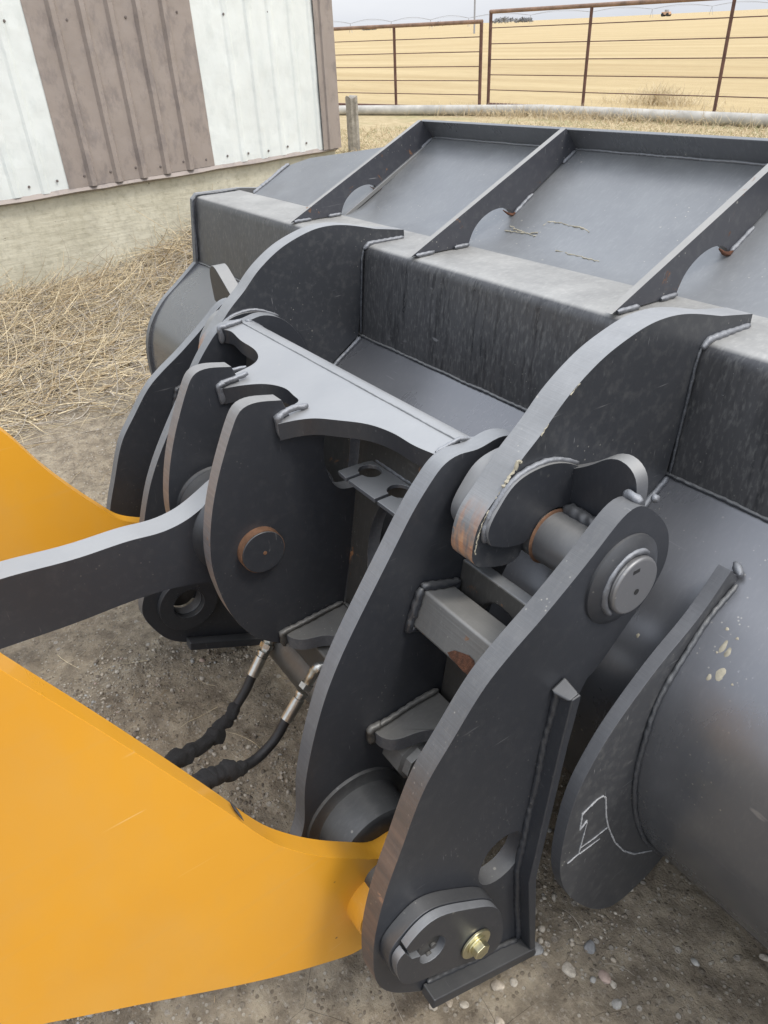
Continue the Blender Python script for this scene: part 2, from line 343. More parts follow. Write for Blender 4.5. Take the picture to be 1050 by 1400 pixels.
def sweep(path, rad, n=8, cap=True):
    P = [Vector(p) for p in path]; V = []; F = []; prev = None
    for i, p in enumerate(P):
        d = (P[min(i+1, len(P)-1)]-P[max(i-1, 0)]).normalized()
        if prev is None: s = d.orthogonal().normalized()
        else: s = (prev-d*prev.dot(d)).normalized()
        prev = s; t = d.cross(s); r = rad[i] if hasattr(rad, '__len__') else rad
        for k in range(n): a = 2*math.pi*k/n; V.append(tuple(p+s*math.cos(a)*r+t*math.sin(a)*r))
    for i in range(len(P)-1):
        for k in range(n): F.append((i*n+k, i*n+(k+1) % n, (i+1)*n+(k+1) % n, (i+1)*n+k))
    if cap: F.append(tuple(range(n))); F.append(tuple(range((len(P)-1)*n, len(P)*n)))
    return V, F
def resample(path, step):
    P = [np.array(p, float) for p in path]; o = [P[0]]
    for a, b in zip(P, P[1:]):
        k = max(1, int(np.linalg.norm(b-a)/step))
        for j in range(1, k+1): o.append(a+(b-a)*j/k)
    return o
def weld(par, path, r=.008, mat=None, sub=None, name='weld_bead', ripple=.16):
    P = resample(path, .004); rad = []; ph = rng.uniform(0, 6)
    for i, p in enumerate(P):
        e = min(1, (i+1)/3., (len(P)-i)/3.)
        rad.append(r*(.50 if mat is P_WELDD else .64)*(.4+.6*e)*(1+.04*math.sin(i*1.25+ph)+.10*math.sin(i*.21+ph)*math.sin(i*.083)+rng.uniform(-.02, .02)))
    P = [p+np.array([math.sin(i*.17+ph), math.sin(i*.13+2*ph), math.sin(i*.19+ph*3)])*r*.08 for i, p in enumerate(P)]
    V, F = sweep(P, rad, 12)
    V = [tuple(np.array(v)+r*.05*np.array([math.sin(v[1]*310+v[2]*170+ph), math.sin(v[0]*290+v[2]*240), math.sin(v[0]*220+v[1]*330+ph)])) for v in V]
    return mesh(name, par, V, F, mat or P_WELD, smooth=75, sub=sub)
def tube(name, par, path, r, mat, n=12, sub=None, label=None):
    V, F = sweep(path, r, n); return mesh(name, par, V, F, mat, smooth=60, sub=sub, label=label)
def box(name, par, lo, hi, mat, bevel=.002, sub=None, label=None):
    (a, b, c), (d, e, f) = lo, hi
    V = [(a, b, c), (d, b, c), (d, e, c), (a, e, c), (a, b, f), (d, b, f), (d, e, f), (a, e, f)]
    F = [(0, 3, 2, 1), (4, 5, 6, 7), (0, 1, 5, 4), (1, 2, 6, 5), (2, 3, 7, 6), (3, 0, 4, 7)]
    return mesh(name, par, V, F, mat, None, bevel, 35, label, sub)

# ---------------------------------------------------------------- numpy value noise
def vnoise(x, y, seed=0):
    xi = np.floor(x).astype(int); yi = np.floor(y).astype(int); xf = x-xi; yf = y-yi
    def h(a, b):
        v = np.sin(a*127.1+b*311.7+seed*74.7)*43758.5453; return v-np.floor(v)
    sx = xf*xf*(3-2*xf); sy = yf*yf*(3-2*yf)
    return (h(xi, yi)*(1-sx)+h(xi+1, yi)*sx)*(1-sy)+(h(xi, yi+1)*(1-sx)+h(xi+1, yi+1)*sx)*sy
def fbm(x, y, sc_, oc=5, seed=0, g=.5):
    t = 0; a = 1; s = 0
    for i in range(oc): t = t+a*vnoise(x*sc_*2**i, y*sc_*2**i, seed+i); s += a; a *= g
    return t/s-.5
def gheight(x, y):
    near = np.clip(1-(np.hypot(x+1, y-1)-4)/6, 0, 1)
    return near*(.035*fbm(x, y, 1.6, 3, 3)+.026*fbm(x, y, 8, 5, 9, .65)+.028*np.maximum(0, fbm(x, y, 24, 3, 21, .6)))-.004

# ---------------------------------------------------------------- ground
def grid_mesh(name, xs, ys, mat, kind='structure'):
    X, Y = np.meshgrid(xs, ys); Z = gheight(X, Y)
    V = np.stack([X.ravel(), Y.ravel(), Z.ravel()], 1); nx, ny = len(xs), len(ys)
    i = np.arange(nx-1); j = np.arange(ny-1); I, J = np.meshgrid(i, j); a = (J*nx+I).ravel()
    F = np.stack([a, a+1, a+nx+1, a+nx], 1)
    me = bpy.data.meshes.new(name); me.vertices.add(len(V)); me.vertices.foreach_set('co', V.ravel())
    me.loops.add(F.size); me.loops.foreach_set('vertex_index', F.ravel()); me.polygons.add(len(F)); me.polygons.foreach_set('loop_start', np.arange(len(F))*4)
    me.polygons.foreach_set('use_smooth', [True]*len(F)); me.update(); me.materials.append(mat)
    o = bpy.data.objects.new(name, me); C.objects.link(o); o['kind'] = kind; return o
def axis(lo, hi, step, far_lo, far_hi):
    m = list(np.arange(lo, hi+1e-6, step)); a = []; s = step; x = lo
    while x > far_lo: s *= 1.35; x -= s; a.append(max(x, far_lo))
    b = []; s = step; x = hi
    while x < far_hi: s *= 1.35; x += s; b.append(min(x, far_hi))
    return np.array(a[::-1]+m+b)
grid_mesh('ground', axis(-5.6, .8, .0105, -4000, 4000), axis(-.6, 2.6, .0105, -3000, 4000), M_DIRT)

# ---------------------------------------------------------------- shed
b0 = gnd(0, 425); b0[2] = 0
vp = WW @ ray(1875, -21); ang = math.atan2(vp[1], vp[0])
SHED = Matrix.Translation(Vector(b0)) @ Matrix.Rotation(ang, 4, 'Z')      # local x runs along the wall, -y faces the yard
sh = T('metal_shed', 'white and brown ribbed metal shed on a bare concrete foundation', 'shed', (0, 0, 0), SHED)
SB, ST = .70, 3.0
def conc_wall():
    xs = np.linspace(-3.2, 3.17, 260); zs = np.linspace(-.1, SB+.05, 46); X, Z = np.meshgrid(xs, zs)
    D = -.012*fbm(X, Z, 5, 5, 2)-.006*fbm(X, Z, 40, 3, 6)
    V = [(x, d, z) for x, d, z in zip(X.ravel(), D.ravel(), Z.ravel())]; nx = len(xs)
    F = [(j*nx+i, j*nx+i+1, (j+1)*nx+i+1, (j+1)*nx+i) for j in range(len(zs)-1) for i in range(nx-1)]
    k = len(V); V += [(-3.2, .3, -.1), (3.17, .3, -.1), (3.17, .3, SB+.05), (-3.2, .3, SB+.05)]
    F += [(k, k+1, k+2, k+3), (nx-1, k+1, k+2, nx*len(zs)-1), (0, nx*(len(zs)-1), k+3, k), (nx*(len(zs)-1), nx*len(zs)-1, k+2, k+3)]
    mesh('foundation', sh, V, F, M_CONC, smooth=60)
conc_wall()
def panel(x0, x1, mat, off, ribs_at, zb, amp=.028):
    # ribbed sheet: narrow raised trapezoid ribs, slightly dented
    xs = sorted(set([x0, x1]+[x0+i*.012 for i in range(int((x1-x0)/.012)+1) if x0+i*.012 < x1]+[r+d for r in ribs_at for d in (-.034, -.016, .016, .034) if x0 < r+d < x1]))
    zs = [zb+i*.03 for i in range(int((ST-zb)/.03)+1)]
    X, Z = np.meshgrid(np.array(xs), np.array(zs)); D = np.zeros_like(X)
    for r in ribs_at:
        wv = .5+.5*vnoise(X*0+r*9, Z*5, 4); D -= (amp*np.clip((.034-np.abs(X-r))/.018, 0, 1))*(.75+.3*wv)
    D += .008*fbm(X, Z, 4, 3, 8)+.006*fbm(X*3, Z, 8, 2, 5)
    Z = Z+np.where(np.arange(len(zs))[:, None] == 0, .012*fbm(X, X*0, 3, 2, 11)+.006, 0)
    nx = len(xs); V = [(a, -.035-off+d, c) for a, d, c in zip(X.ravel(), D.ravel(), Z.ravel())]
    F = [(j*nx+i, j*nx+i+1, (j+1)*nx+i+1, (j+1)*nx+i) for j in range(len(zs)-1) for i in range(nx-1)]
    return mesh('siding_panel', sh, V, F, mat, smooth=30)
pitch = .200
ribs_all = [.735+pitch*i for i in range(-18, 13)]
panel(-3.1, .72, M_WHITE, .0, [r for r in ribs_all if r < .6], SB, .012)
panel(.70, 1.90, M_BROWN, .004, [r+.145 for r in ribs_all if .70 < r < 1.72], SB+.008)
panel(1.885, 3.03, M_WHITE, .0, [r+.05 for r in ribs_all if 1.95 < r < 2.95], SB-.0, .010)
def V3(*a): return [tuple(p) for p in a]
mesh('corner_trim', sh, [(3.0, -.062, SB), (3.05, -.062, SB), (3.06, -.078, SB), (3.09, -.078, SB), (3.10, -.062, SB), (3.20, -.062, SB), (3.20, .30, SB)]+[(3.0, -.062, ST), (3.05, -.062, ST), (3.06, -.078, ST), (3.09, -.078, ST), (3.10, -.062, ST), (3.20, -.062, ST), (3.20, .30, ST)],
     [(i, i+1, i+8, i+7) for i in range(6)], M_BROWN, smooth=20)
def drip():
    V = []; F = []; xs = np.arange(-3.15, 3.2, .04)
    for x in xs:
        q = .018*float(fbm(np.array(x), np.array(1.), 2.6, 3, 40)); V += [(x, -.03, SB+.02), (x, -.055-.8*abs(q), SB-.012+q), (x, -.012, SB-.03+q*.7)]
    for i in range(len(xs)-1):
        a = i*3; F += [(a, a+1, a+4, a+3), (a+1, a+2, a+5, a+4)]
    mesh('drip_flashing', sh, V, F, M_BROWN, smooth=40)
drip()
M_SCREW = simple('dull_screw', (.13, .11, .10), .7)
scr = bpy.data.meshes.new('screw_head')
vv = []; ff = []
for k, (r, h) in enumerate(((.009, 0), (.009, .003), (.006, .006))):
    vv += [(r*math.cos(2*math.pi*i/8), -h, r*math.sin(2*math.pi*i/8)) for i in range(8)]
for j in range(2): ff += [(j*8+i, j*8+(i+1) % 8, j*8+8+(i+1) % 8, j*8+8+i) for i in range(8)]
ff.append(tuple(range(16, 24))); scr.from_pydata(vv, [], ff); scr.materials.append(M_SCREW)
for r in ribs_all:
    for z in ((.775, 1.72) if int(round(r*10)) % 4 == 1 else (.775,)):
        if not -.3 < r < 2.9: continue
        o = bpy.data.objects.new('screw', scr); C.objects.link(o); o.parent = sh.o
        o.location = (r+.095 if z < 1 else r+.04+rng.uniform(-.01, .01), -.040+rng.uniform(-.001, .001), z+rng.uniform(-.015, .015))
box('side_wall', sh, (3.14, .06, SB), (3.18, 5, ST), M_BROWN)
box('back_wall', sh, (-3.2, 4.96, 0), (3.14, 5.0, ST), M_WHITE)
mesh('roof', sh, [(-3.4, -.25, ST), (3.4, -.25, ST), (3.4, 2.6, ST+.9), (-3.4, 2.6, ST+.9), (3.4, 5.2, ST), (-3.4, 5.2, ST)], [(0, 1, 2, 3), (3, 2, 4, 5)], M_BROWN)

# ---------------------------------------------------------------- bucket
bk = T('loader_bucket', 'wide charcoal loader bucket lying with its ribbed spill guard against the field', 'loader bucket', (-.725, 1.3, -.1))
UL, UR = -2.486, 1.036
def strip(name, prof, t, u0, u1, mat, side=1, n=5, bevel=.003, label=None):
    """sheet with profile prof (y,z) and thickness t on its inner side"""
    P = []
    K = len(prof)
    for i in range(K):
        if 0 < i < K-1 and len(prof[i]) > 2:      # fillet radius
            a, b, c = (np.array(prof[i+k][:2]) for k in (-1, 0, 1)); r = prof[i][2]
            da, dc = nrm(a-b), nrm(c-b)
            for j in range(n+1):
                s = j/n; P.append((1-s)**2*(b+da*r)+2*s*(1-s)*b+s*s*(b+dc*r))
        else: P.append(np.array(prof[i][:2], float))
    O = []
    for i in range(len(P)):
        d = nrm(P[min(i+1, len(P)-1)]-P[max(i-1, 0)]); O.append(P[i]+side*t*np.array([-d[1], d[0]]))
    outline = [tuple(p) for p in P]+[tuple(p) for p in O[::-1]]
    return plate(name, bk, outline, u0, u1, (mat, mat), bevel=bevel, label=label)
strip('top_beam', [(1.315, .992), (1.118, .994, .028), (1.088, .745)], .02, UL, UR, P_BEAM, 1, 8)
shell = [(1.088, .742), (.984, .675), (.93, .638, .0), (.885, .595), (.843, .54), (.815, .47), (.804, .39), (.806, .30), (.825, .21), (.858, .12), (.905, .03), (.955, -.045), (1.01, -.095), (1.12, -.118), (1.4, -.12), (2.35, -.115)]
SHL = [(s[0], s[1]) for s in shell]
def dense(pts):
    o = []
    q = [(a, b) for a, b in pts]
    for i in range(len(q)-1):
        p0, p1, p2, p3 = (np.array(q[max(0, min(len(q)-1, i+k))]) for k in (-1, 0, 1, 2))
        k = max(1, int(np.linalg.norm(p2-p1)/.03))
        for j in range(k):
            t = j/k; o.append(tuple(.5*((2*p1)+(-p0+p2)*t+(2*p0-5*p1+4*p2-p3)*t*t+(-p0+3*p1-3*p2+p3)*t**3)))
    o.append(q[-1]); return o
strip('back_shell', [SHL[0]]+dense(SHL[1:]), .022, UL, UR, P_SHELL, 1)
GP = [(1.300, .9905), (1.335, .995), (1.375, 1.007), (1.447, 1.042), (1.57, 1.113), (1.700, 1.190)]
# the guard sheet between the outermost ribs, and its cut-down ends
strip('guard_plate', dense(GP), .012, -1.669-.006, .229, P_BUCK, -1)
GUARD_MAT = P_BUCK
gpn = np.cross([1, 0, 0], nrm([0, GP[5][0]-GP[3][0], GP[5][1]-GP[3][1]])); g0 = (0, GP[4][0], GP[4][1])
def guard_end():
    c = [onpl(*p, g0, gpn) for p in ((362, 263), (395, 226), (423, 216), (531, 200))]
    A = [(-2.40, 1.335), (-2.33, 1.40)]
    # in (u, slant) on the guard sheet
    def f(a, b, h): z = np.interp(b, [q[0] for q in GP], [q[1] for q in GP]); return (a, b+h*.5, z-h)
    out = [(c[0][0], 1.312), (c[1][0], c[1][1]), (c[2][0], c[2][1]), (c[3][0], min(1.69, c[3][1])), (-1.660, 1.695), (-1.660, 1.312)]
    for sgn in (1, -1):
        o2 = [((p[0] if sgn > 0 else -1.45-p[0]), p[1]) for p in out]
        prism('guard_end_plate', bk, o2, 0, .012, f, (P_BUCK, P_RIBEDGE), bevel=.002)
        e = [(o2[0][0], o2[0][1], np.interp(o2[0][1], [q[0] for q in GP], [q[1] for q in GP])), (o2[1][0], o2[1][1], np.interp(o2[1][1], [q[0] for q in GP], [q[1] for q in GP])+.004)]
        weld(bk, e, .013, name='weld_bead')
guard_end()
# folded lip along the top of the guard
lip = [(1.696, 1.182), (1.650, 1.238), (1.659, 1.243), (1.708, 1.186)]
plate('guard_lip', bk, lip, -1.669-.012, .29, (P_BUCK, P_BUCK), bevel=.002)
weld(bk, [(-1.66, 1.690, 1.186), (.28, 1.690, 1.186)], .006, P_BUCK, ripple=.05)
def rib_mesh(u):
    top = [(1.116, .998), (1.645, 1.242)]
    under = [(1.694, 1.190), (1.57, 1.117), (1.462, 1.052)]
    hole = [(1.452, 1.062), (1.425, 1.072), (1.39, 1.070), (1.352, 1.055), (1.322, 1.028), (1.306, .994)]
    out = [(*p, 1) for p in top]+[(*p, 1) for p in under]+[(*hole[0], 1)]+hole[1:-1]+[(*hole[-1], 1)]
    r = plate('rib', bk, spline(out), u-.018, u, (P_RIB, P_RIBEDGE), bevel=.002)
    for (a, b) in (((1.13, .999), (1.19, .999)), ((1.255, .998), (1.305, .998)), ((1.463, 1.051), (1.53, 1.091)), ((1.64, 1.157), (1.685, 1.183))):
        for uu in (u+.003,): weld(bk, [(uu, *a), (uu, *b)], .009, sub=r, ripple=.12)
    return r
for u in (-1.669, -1.016, -.363, .290): rib_mesh(u)
for u, k in ((-1.016, .6), (-.363, .8), (-1.669, .4)):
    V, F = sweep([(u+.001, 1.425, 1.066), (u+.002, 1.444, 1.054), (u+.004, 1.458, 1.050), (u+.006, 1.468, 1.056)], [.002*k, .006*k, .007*k, .002], 6)
    mesh('rust_patch', bk, V, F, M_RUST, smooth=60)
# ears that hook over the coupler pin bar
PY, PZ = .762, .752
ear_px = [(1028, 432), (987, 432), (947, 429), (920, 432), (890, 443), (863, 460), (827, 488), (793, 523), (767, 555), (750, 580), (730, 607), (712, 630), (690, 663), (672, 690), (657, 713), (649, 737)]
eo = tr(ear_px, -.163)
eo[0] = (1.252, 1.014, 1); eo[1] = (*eo[1][:2], 1)
eo += [(.606, .765), (.622, .744), (.655, .730), (.695, .722), (.712, .735)]
eo += [(PY+.053*math.cos(a), PZ+.053*math.sin(a)) for a in np.radians([170, 130, 90, 50, 10])]
eo += [(.817, .715), (.83, .66), (.86, .60, 1), (.905, .625, 1), (.99, .695, 1), (1.075, .748, 1), (1.112, .960), (1.135, .997), (1.252, .9965, 1)]
EAR = spline(eo)
pad_px = [(690, 748, 1), (671, 746, 1), (666, 735), (671, 714), (684, 690), (703, 662), (730, 643), (760, 633), (790, 637)]
padf = tr(pad_px, -.151)+[(.885, .80), (.90, .74), (.88, .68), (.86, .63, 1), (PY+.055, PZ-.03, 1)]+[(PY+.052*math.cos(a), PZ+.052*math.sin(a)) for a in np.radians([10, 50, 90, 130, 165])]
PADO = spline(padf)
for uf in (-.163, -1.235):
    e = plate('hook_ear', bk, EAR, uf-.052, uf, (P_EAR, P_EARRIM), bevel=.004)
    plate('hook_pad', bk, PADO, uf, uf+.014, (P_SIDE, P_HOOKRIM), bevel=.005, sub=e)
    plate('hook_pad', bk, PADO, uf-.078, uf-.052, (P_SIDE, P_HOOKRIM), bevel=.004, sub=e)
    arc = [(uf+.004, *p) for p in tr([(664, 742), (663, 728), (670, 708), (684, 684), (704, 657), (732, 638), (760, 629), (792, 634)], -.157)]
    arc = bez(arc, 40)
    weld(bk, arc, .008, sub=e)
    for s, uu in ((1, uf+.002), (-1, uf-.054)):
        path = [(uu, 1.246, .995), (uu, 1.16, .995), (uu, 1.130, .996), (uu, 1.112, .985), (uu, 1.104, .960), (uu, 1.083, .752)]
        weld(bk, path[:4], .0105, sub=e); weld(bk, path[3:], .006, P_WELDD, sub=e)
        weld(bk, [(uu, 1.080, .742), (uu, .90, .622)], .010, sub=e)
weld(bk, [(UL, 1.086, .744), (UR, 1.086, .744)], .008, P_WELDD)
# reinforcing fins low on the heel
fp = [(1005, 786, 1), (1000, 780, 1), (955, 845), (899, 914), (843, 991), (814, 1038), (790, 1085), (773, 1140), (766, 1190), (774, 1219), (795, 1237), (820, 1243)]
fo = tr(fp, .060)
fo += [(.835, -.112), (.93, -.10, 1), (1.0, -.06, 1), (.93, .05, 1), (.86, .2), (.83, .35), (.83, .45), (.90, .59), (1.0, .68, 1)]
FIN = spline(fo)
for u0_, u1_ in ((.037, .060), (-1.51, -1.487)):
    fin = plate('heel_fin', bk, FIN, u0_, u1_, (P_FIN, P_RIMD), bevel=.003)
    uu = u1_+.004
    weld(bk, [(uu, a-.004, b) for a, b in dense(SHL[1:12])], .009, P_WELDD, sub=fin)
    weld(bk, [(uu, .985, .688), (uu-.02, 1.0, .698)], .012, sub=fin)
for u0_, u1_ in ((UL-.03, UL+.001), (UR-.001, UR+.03)):
    side = [(1.318, 1.0), (1.13, 1.004), (1.108, .985), (1.072, .745)]+[(a-.012, b-.004) for a, b in dense(SHL[1:])]+[(2.36, -.10), (2.2, .2), (1.70, .95)]
    plate('side_plate', bk, side, u0_, u1_, (P_BUCK, P_RIM), bevel=.004)
weld(bk, [(UL+.002, 1.3, .996), (UL+.002, 1.125, .998), (UL+.002, 1.106, .98), (UL+.002, 1.082, .75)], .010, P_WELDD)
chalk = [[(510, 450), (430, 465), (380, 450), (340, 410), (310, 340), (300, 290), (298, 205), (285, 197), (255, 215), (190, 280), (178, 355), (212, 308)], [(212, 320), (172, 465), (120, 510)], [(305, 343), (240, 395), (178, 440)], [(270, 395), (220, 432), (175, 465)]]
for k, c in enumerate(chalk):
    pts = [(.0608, *atu(740+x/3.387, 1030+y/3.387, .0605)) for x, y in c]
    P = resample(pts, .004)
    V, F = sweep(P, [(.0011 if k else .0017)*(1+rng.uniform(-.4, .4)) for _ in P], 5); mesh('chalk_mark', bk, V, F, M_CHALK, label='chalked digit and stroke')
for pth, u_, r_ in (([(712, 629), (703, 643), (697, 652), (688, 668), (679, 683)], -.1625, .0030), ([(669, 697), (660, 715), (653, 735), (649, 758)], -.1625, .0013), ([(750, 581), (744, 590), (738, 598)], -.1625, .0018), ([(793, 524), (780, 540)], -.1625, .0010)):
    P = resample([(u_, *atu(x, y, u_)) for x, y in pth], .003); P = [q+np.array([0, rng.gauss(0, r_*.6), rng.gauss(0, r_*.6)]) for q in P]
    V, F = sweep(P, [r_*rng.uniform(.2, 1.25) for _ in P], 6); mesh('chipped_paint', bk, V, F, M_MUD, smooth=20)
for pth in ([(697, 311), (710, 318), (722, 322), (735, 320)], [(742, 309), (748, 304), (765, 305), (778, 309), (795, 312), (806, 318)], [(690, 318), (705, 320), (722, 322), (732, 326)], [(760, 347), (778, 352), (795, 356), (818, 363)]):
    P = resample([tuple(onpl(x, y, g0, gpn)) for x, y in pth], .006); P = [np.array([q[0], q[1], np.interp(q[1], [g[0] for g in GP], [g[1] for g in GP])+.0005])+np.array([rng.gauss(0, .0015), rng.gauss(0, .002), 0]) for q in P]
    V, F = sweep(P, [.0016*rng.uniform(.3, 1.3) for _ in P], 5); mesh('mud_trail', bk, V, F, M_MUD, smooth=30)
def on_shell(px, py):
    d = MM @ ray(px, py); best = None
    pr = [SHL[0]]+dense(SHL[1:])
    for (a, b) in zip(pr, pr[1:]):
        t_ = np.array([b[0]-a[0], b[1]-a[1]]); nv = np.array([0, -t_[1], t_[0]]); p = onpl(px, py, (0, a[0], a[1]), nv)
        s = ((p[1]-a[0])*t_[0]+(p[2]-a[1])*t_[1])/np.dot(t_, t_)
        if -.001 <= s <= 1.001:
            dist = np.linalg.norm(p-CM)
            if best is None or dist < best[0]: best = (dist, p, nrm(nv)*np.sign(np.dot(nv, CM-p)))
    return best[1], best[2]
for px, py, rx, ry in ((989, 884, .004, .012), (995, 892, .004, .009), (985, 922, .0065, .012), (969, 926, .0035, .006), (872, 869, .003, .0045), (948, 834, .0025, .0025), (994, 860, .003, .003), (1008, 873, .0025, .0025), (980, 892, .002, .002), (1001, 936, .002, .002)):
    p, nv = on_shell(px, py); a = np.cross(nv, [1, 0, 0]); V = []
    for r, h in ((1, .0), (.7, .0008), (0.05, .001)):
        V += [tuple(p+nv*h+np.array([1, 0, 0])*rx*r*math.cos(t)*(1+.2*math.sin(3*t+px))+a*ry*r*math.sin(t)) for t in np.linspace(0, 2*math.pi, 12, endpoint=False)]
    F = [(j*12+i, j*12+(i+1) % 12, j*12+12+(i+1) % 12, j*12+12+i) for j in range(2) for i in range(12)]+[tuple(range(24, 36))]
    mesh('mud_splat', bk, V, F, M_MUD)

# ---------------------------------------------------------------- quick coupler
qc = T('quick_coupler', 'charcoal steel quick coupler with upright plates hooked under the bucket ears', 'quick coupler', (-.725, .5, 0))
LY, LZ = .380, .172         # lower pin axis
or_px = [(872, 692), (857, 703), (840, 722), (817, 752), (787, 790), (740, 847), (700, 893), (663, 940), (620, 1010), (580, 1080), (547, 1167), (527, 1223), (513, 1280), (511, 1325), (519, 1348), (540, 1357)]
oro = tr(or_px, 0)
oro += [(.357, .007, 1), (.617, -.113, 1)]+[(*q, ) for q in tr([(732, 1200), (757, 1100), (790, 952)], 0)]
oro[-1] = (*oro[-1][:2], 1)
oro += [(*q, 1) for q in tr([(803, 927)], 0)]+tr([(813, 917), (867, 840), (890, 807), (910, 767), (914, 730), (905, 710), (890, 697)], 0)
ORO = spline(oro)
HOLE = circ(.541, .241, .058, 36, ry=.045, rot=.5)
def hole_from_px():
    pts = [(655, 1205), (657, 1187), (668, 1165), (686, 1147), (704, 1137), (714, 1140), (713, 1160), (702, 1182), (684, 1200), (665, 1210)]
    return spline(tr(pts, 0))
HOLE = hole_from_px()
ORP = plate('outer_side_plate', qc, ORO, -.035, 0, (P_SIDE, P_RIMW), (HOLE,), bevel=.003)
OLP = plate('outer_side_plate', qc, ORO, -1.45, -1.415, (P_SIDE, P_RIM), (HOLE,), bevel=.003)
ir_px = [(654, 614), (628.6, 621), (608.6, 634), (595, 651), (580, 674), (563, 703), (545.7, 737), (528.6, 771), (511, 806), (485.7, 857), (465.7, 900), (448.6, 943), (437, 980), (425.7, 1025.7), (417, 1077), (415.7, 1128.6)]
iro = [(.753, .897)]+tr(ir_px, -.26)+[(.265, .17), (.288, .09), (.32, .04), (.357, .012, 1), (.61, -.10, 1), (.66, .1), (.70, .40), (.76, .60), (.84, .70), (.862, .78), (.815, .865)]
IRO = spline(iro)
LOWH = circ(LY+.01, LZ-.02, .043, 32)
IRP = plate('inner_side_plate', qc, IRO, -.295, -.26, (P_SIDE, P_RIM), bevel=.003)
ILP = plate('inner_side_plate', qc, IRO, -1.19, -1.155, (P_SIDE, P_RIM), (LOWH,), bevel=.003)
# lower lug rings round the pin hole of the far pair
plate('lug_ring', qc, circ(LY+.01, LZ-.02, .085, 40), -1.155, -1.135, (P_SIDE, P_SIDE), (circ(LY+.01, LZ-.02, .045, 32),), bevel=.003)
nr_px = [(385, 547), (352, 550), (332, 558), (322, 574), (310, 610), (297, 660), (289, 710), (288, 760), (297, 800), (320, 845), (352, 872), (392, 880)]
nro = tr(nr_px, -.61); nro[0] = (*nro[0][:2], 1)
nro += [(.50, .325), (.585, .345, 1), (.605, .387, 1), (.658, .60, 1), (.668, .675, 1), (.628, .683), (.606, .715), (.597, .775), (.612, .83), (.64, .858, 1), (.66, .862, 1), (.54, .862, 1)]
NRO = spline(nro)
NRP = plate('centre_plate', qc, NRO, -.645, -.61, (P_SIDE, P_RIMB), bevel=.003)
NLP = plate('centre_plate', qc, NRO, -.870, -.835, (P_SIDE, P_RIMB), bevel=.003)
CY_, CZ_ = .430, .620
c_ = revolve('link_pin', qc, [(-.61, .0475), (-.592, .047), (-.592, .0435)], CY_, CZ_, M_BRONZE)
cyl('pin_face', qc, CY_, CZ_, .0455, -.60, -.589, P_SIDE, bevel=.0015, sub=c_)
cyl('grease_dimple', qc, CY_+.002, CZ_-.002, .004, -.590, -.588, M_BRONZE, bevel=0, sub=c_)
cyl('pin_shaft', qc, CY_, CZ_, .04, -.87, -.60, P_PIN, sub=c_)
revolve('boss_ring', qc, [(-.835, .088), (-.831, .087), (-.826, .080), (-.824, .07)], CY_, CZ_, P_SIDE)
# star shaped top plate
ta, tb = .824, .1
TZ = lambda y: ta+tb*y
def tp(px, py):
    p = onpl(px, py, (0, 0, ta), (0, -tb, 1)); return (p[0], p[1])
sp = [(-.297, .637, 1)]+[tp(*q) for q in ((566, 609), (537, 592), (503, 580), (466, 575), (425, 572), (392, 577))]+[(*tp(380, 580), 1), (-.607, .515, 1), (-.647, .530, 1), (-.647, .575)]
sp += [tp(*q) for q in ((403, 543), (390, 531), (363, 525), (330, 527))]+[(*tp(297, 533), 1), (-.835, .49, 1), (-.871, .50, 1)]
sp += [tp(*q) for q in ((330, 506), (346, 498), (353, 488), (347, 477), (330, 466))]+[(-1.13, .645), (-1.155, .632, 1), (-1.155, .69, 1), (-.297, .69, 1)]
STAR = spline(sp)
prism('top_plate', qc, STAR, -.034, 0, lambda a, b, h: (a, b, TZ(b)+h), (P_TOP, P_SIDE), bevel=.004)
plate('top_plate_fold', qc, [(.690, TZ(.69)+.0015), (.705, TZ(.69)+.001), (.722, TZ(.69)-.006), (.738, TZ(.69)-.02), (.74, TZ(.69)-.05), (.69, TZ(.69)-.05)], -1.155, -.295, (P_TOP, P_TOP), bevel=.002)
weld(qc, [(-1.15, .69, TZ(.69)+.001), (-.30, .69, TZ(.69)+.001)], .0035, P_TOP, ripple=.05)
def blob(par, pts, r, **k): return weld(par, pts, r, ripple=.06, **k)
z_ = TZ(.52)
blob(qc, [(-.606, .512, z_-.035), (-.606, .510, z_+.006), (-.602, .520, z_+.012)], .014)
blob(qc, [(-.606, .510, z_+.01), (-.612, .545, z_+.014), (-.610, .575, z_+.010)], .010)
blob(qc, [(-.832, .490, z_-.035), (-.832, .486, z_+.004), (-.828, .50, z_+.008)], .011)
blob(qc, [(-.833, .488, z_+.008), (-.833, .555, z_+.014)], .009)
blob(qc, [(-.852, .500, z_+.022), (-.851, .56, z_+.022)], .007)
blob(qc, [(-1.152, .632, TZ(.64)-.035), (-1.152, .630, TZ(.64)+.004), (-1.150, .650, TZ(.64)+.006)], .012)
blob(qc, [(-1.152, .64, TZ(.64)+.006), (-1.152, .69, TZ(.69)+.006)], .010); blob(qc, [(-1.151, .70, TZ(.69)+.004), (-1.150, .745, TZ(.69)-.03)], .012)
weld(qc, [(-.298, .64, TZ(.64)+.002), (-.298, .69, TZ(.69)+.004), (-.298, .735, TZ(.69)-.01)], .006)
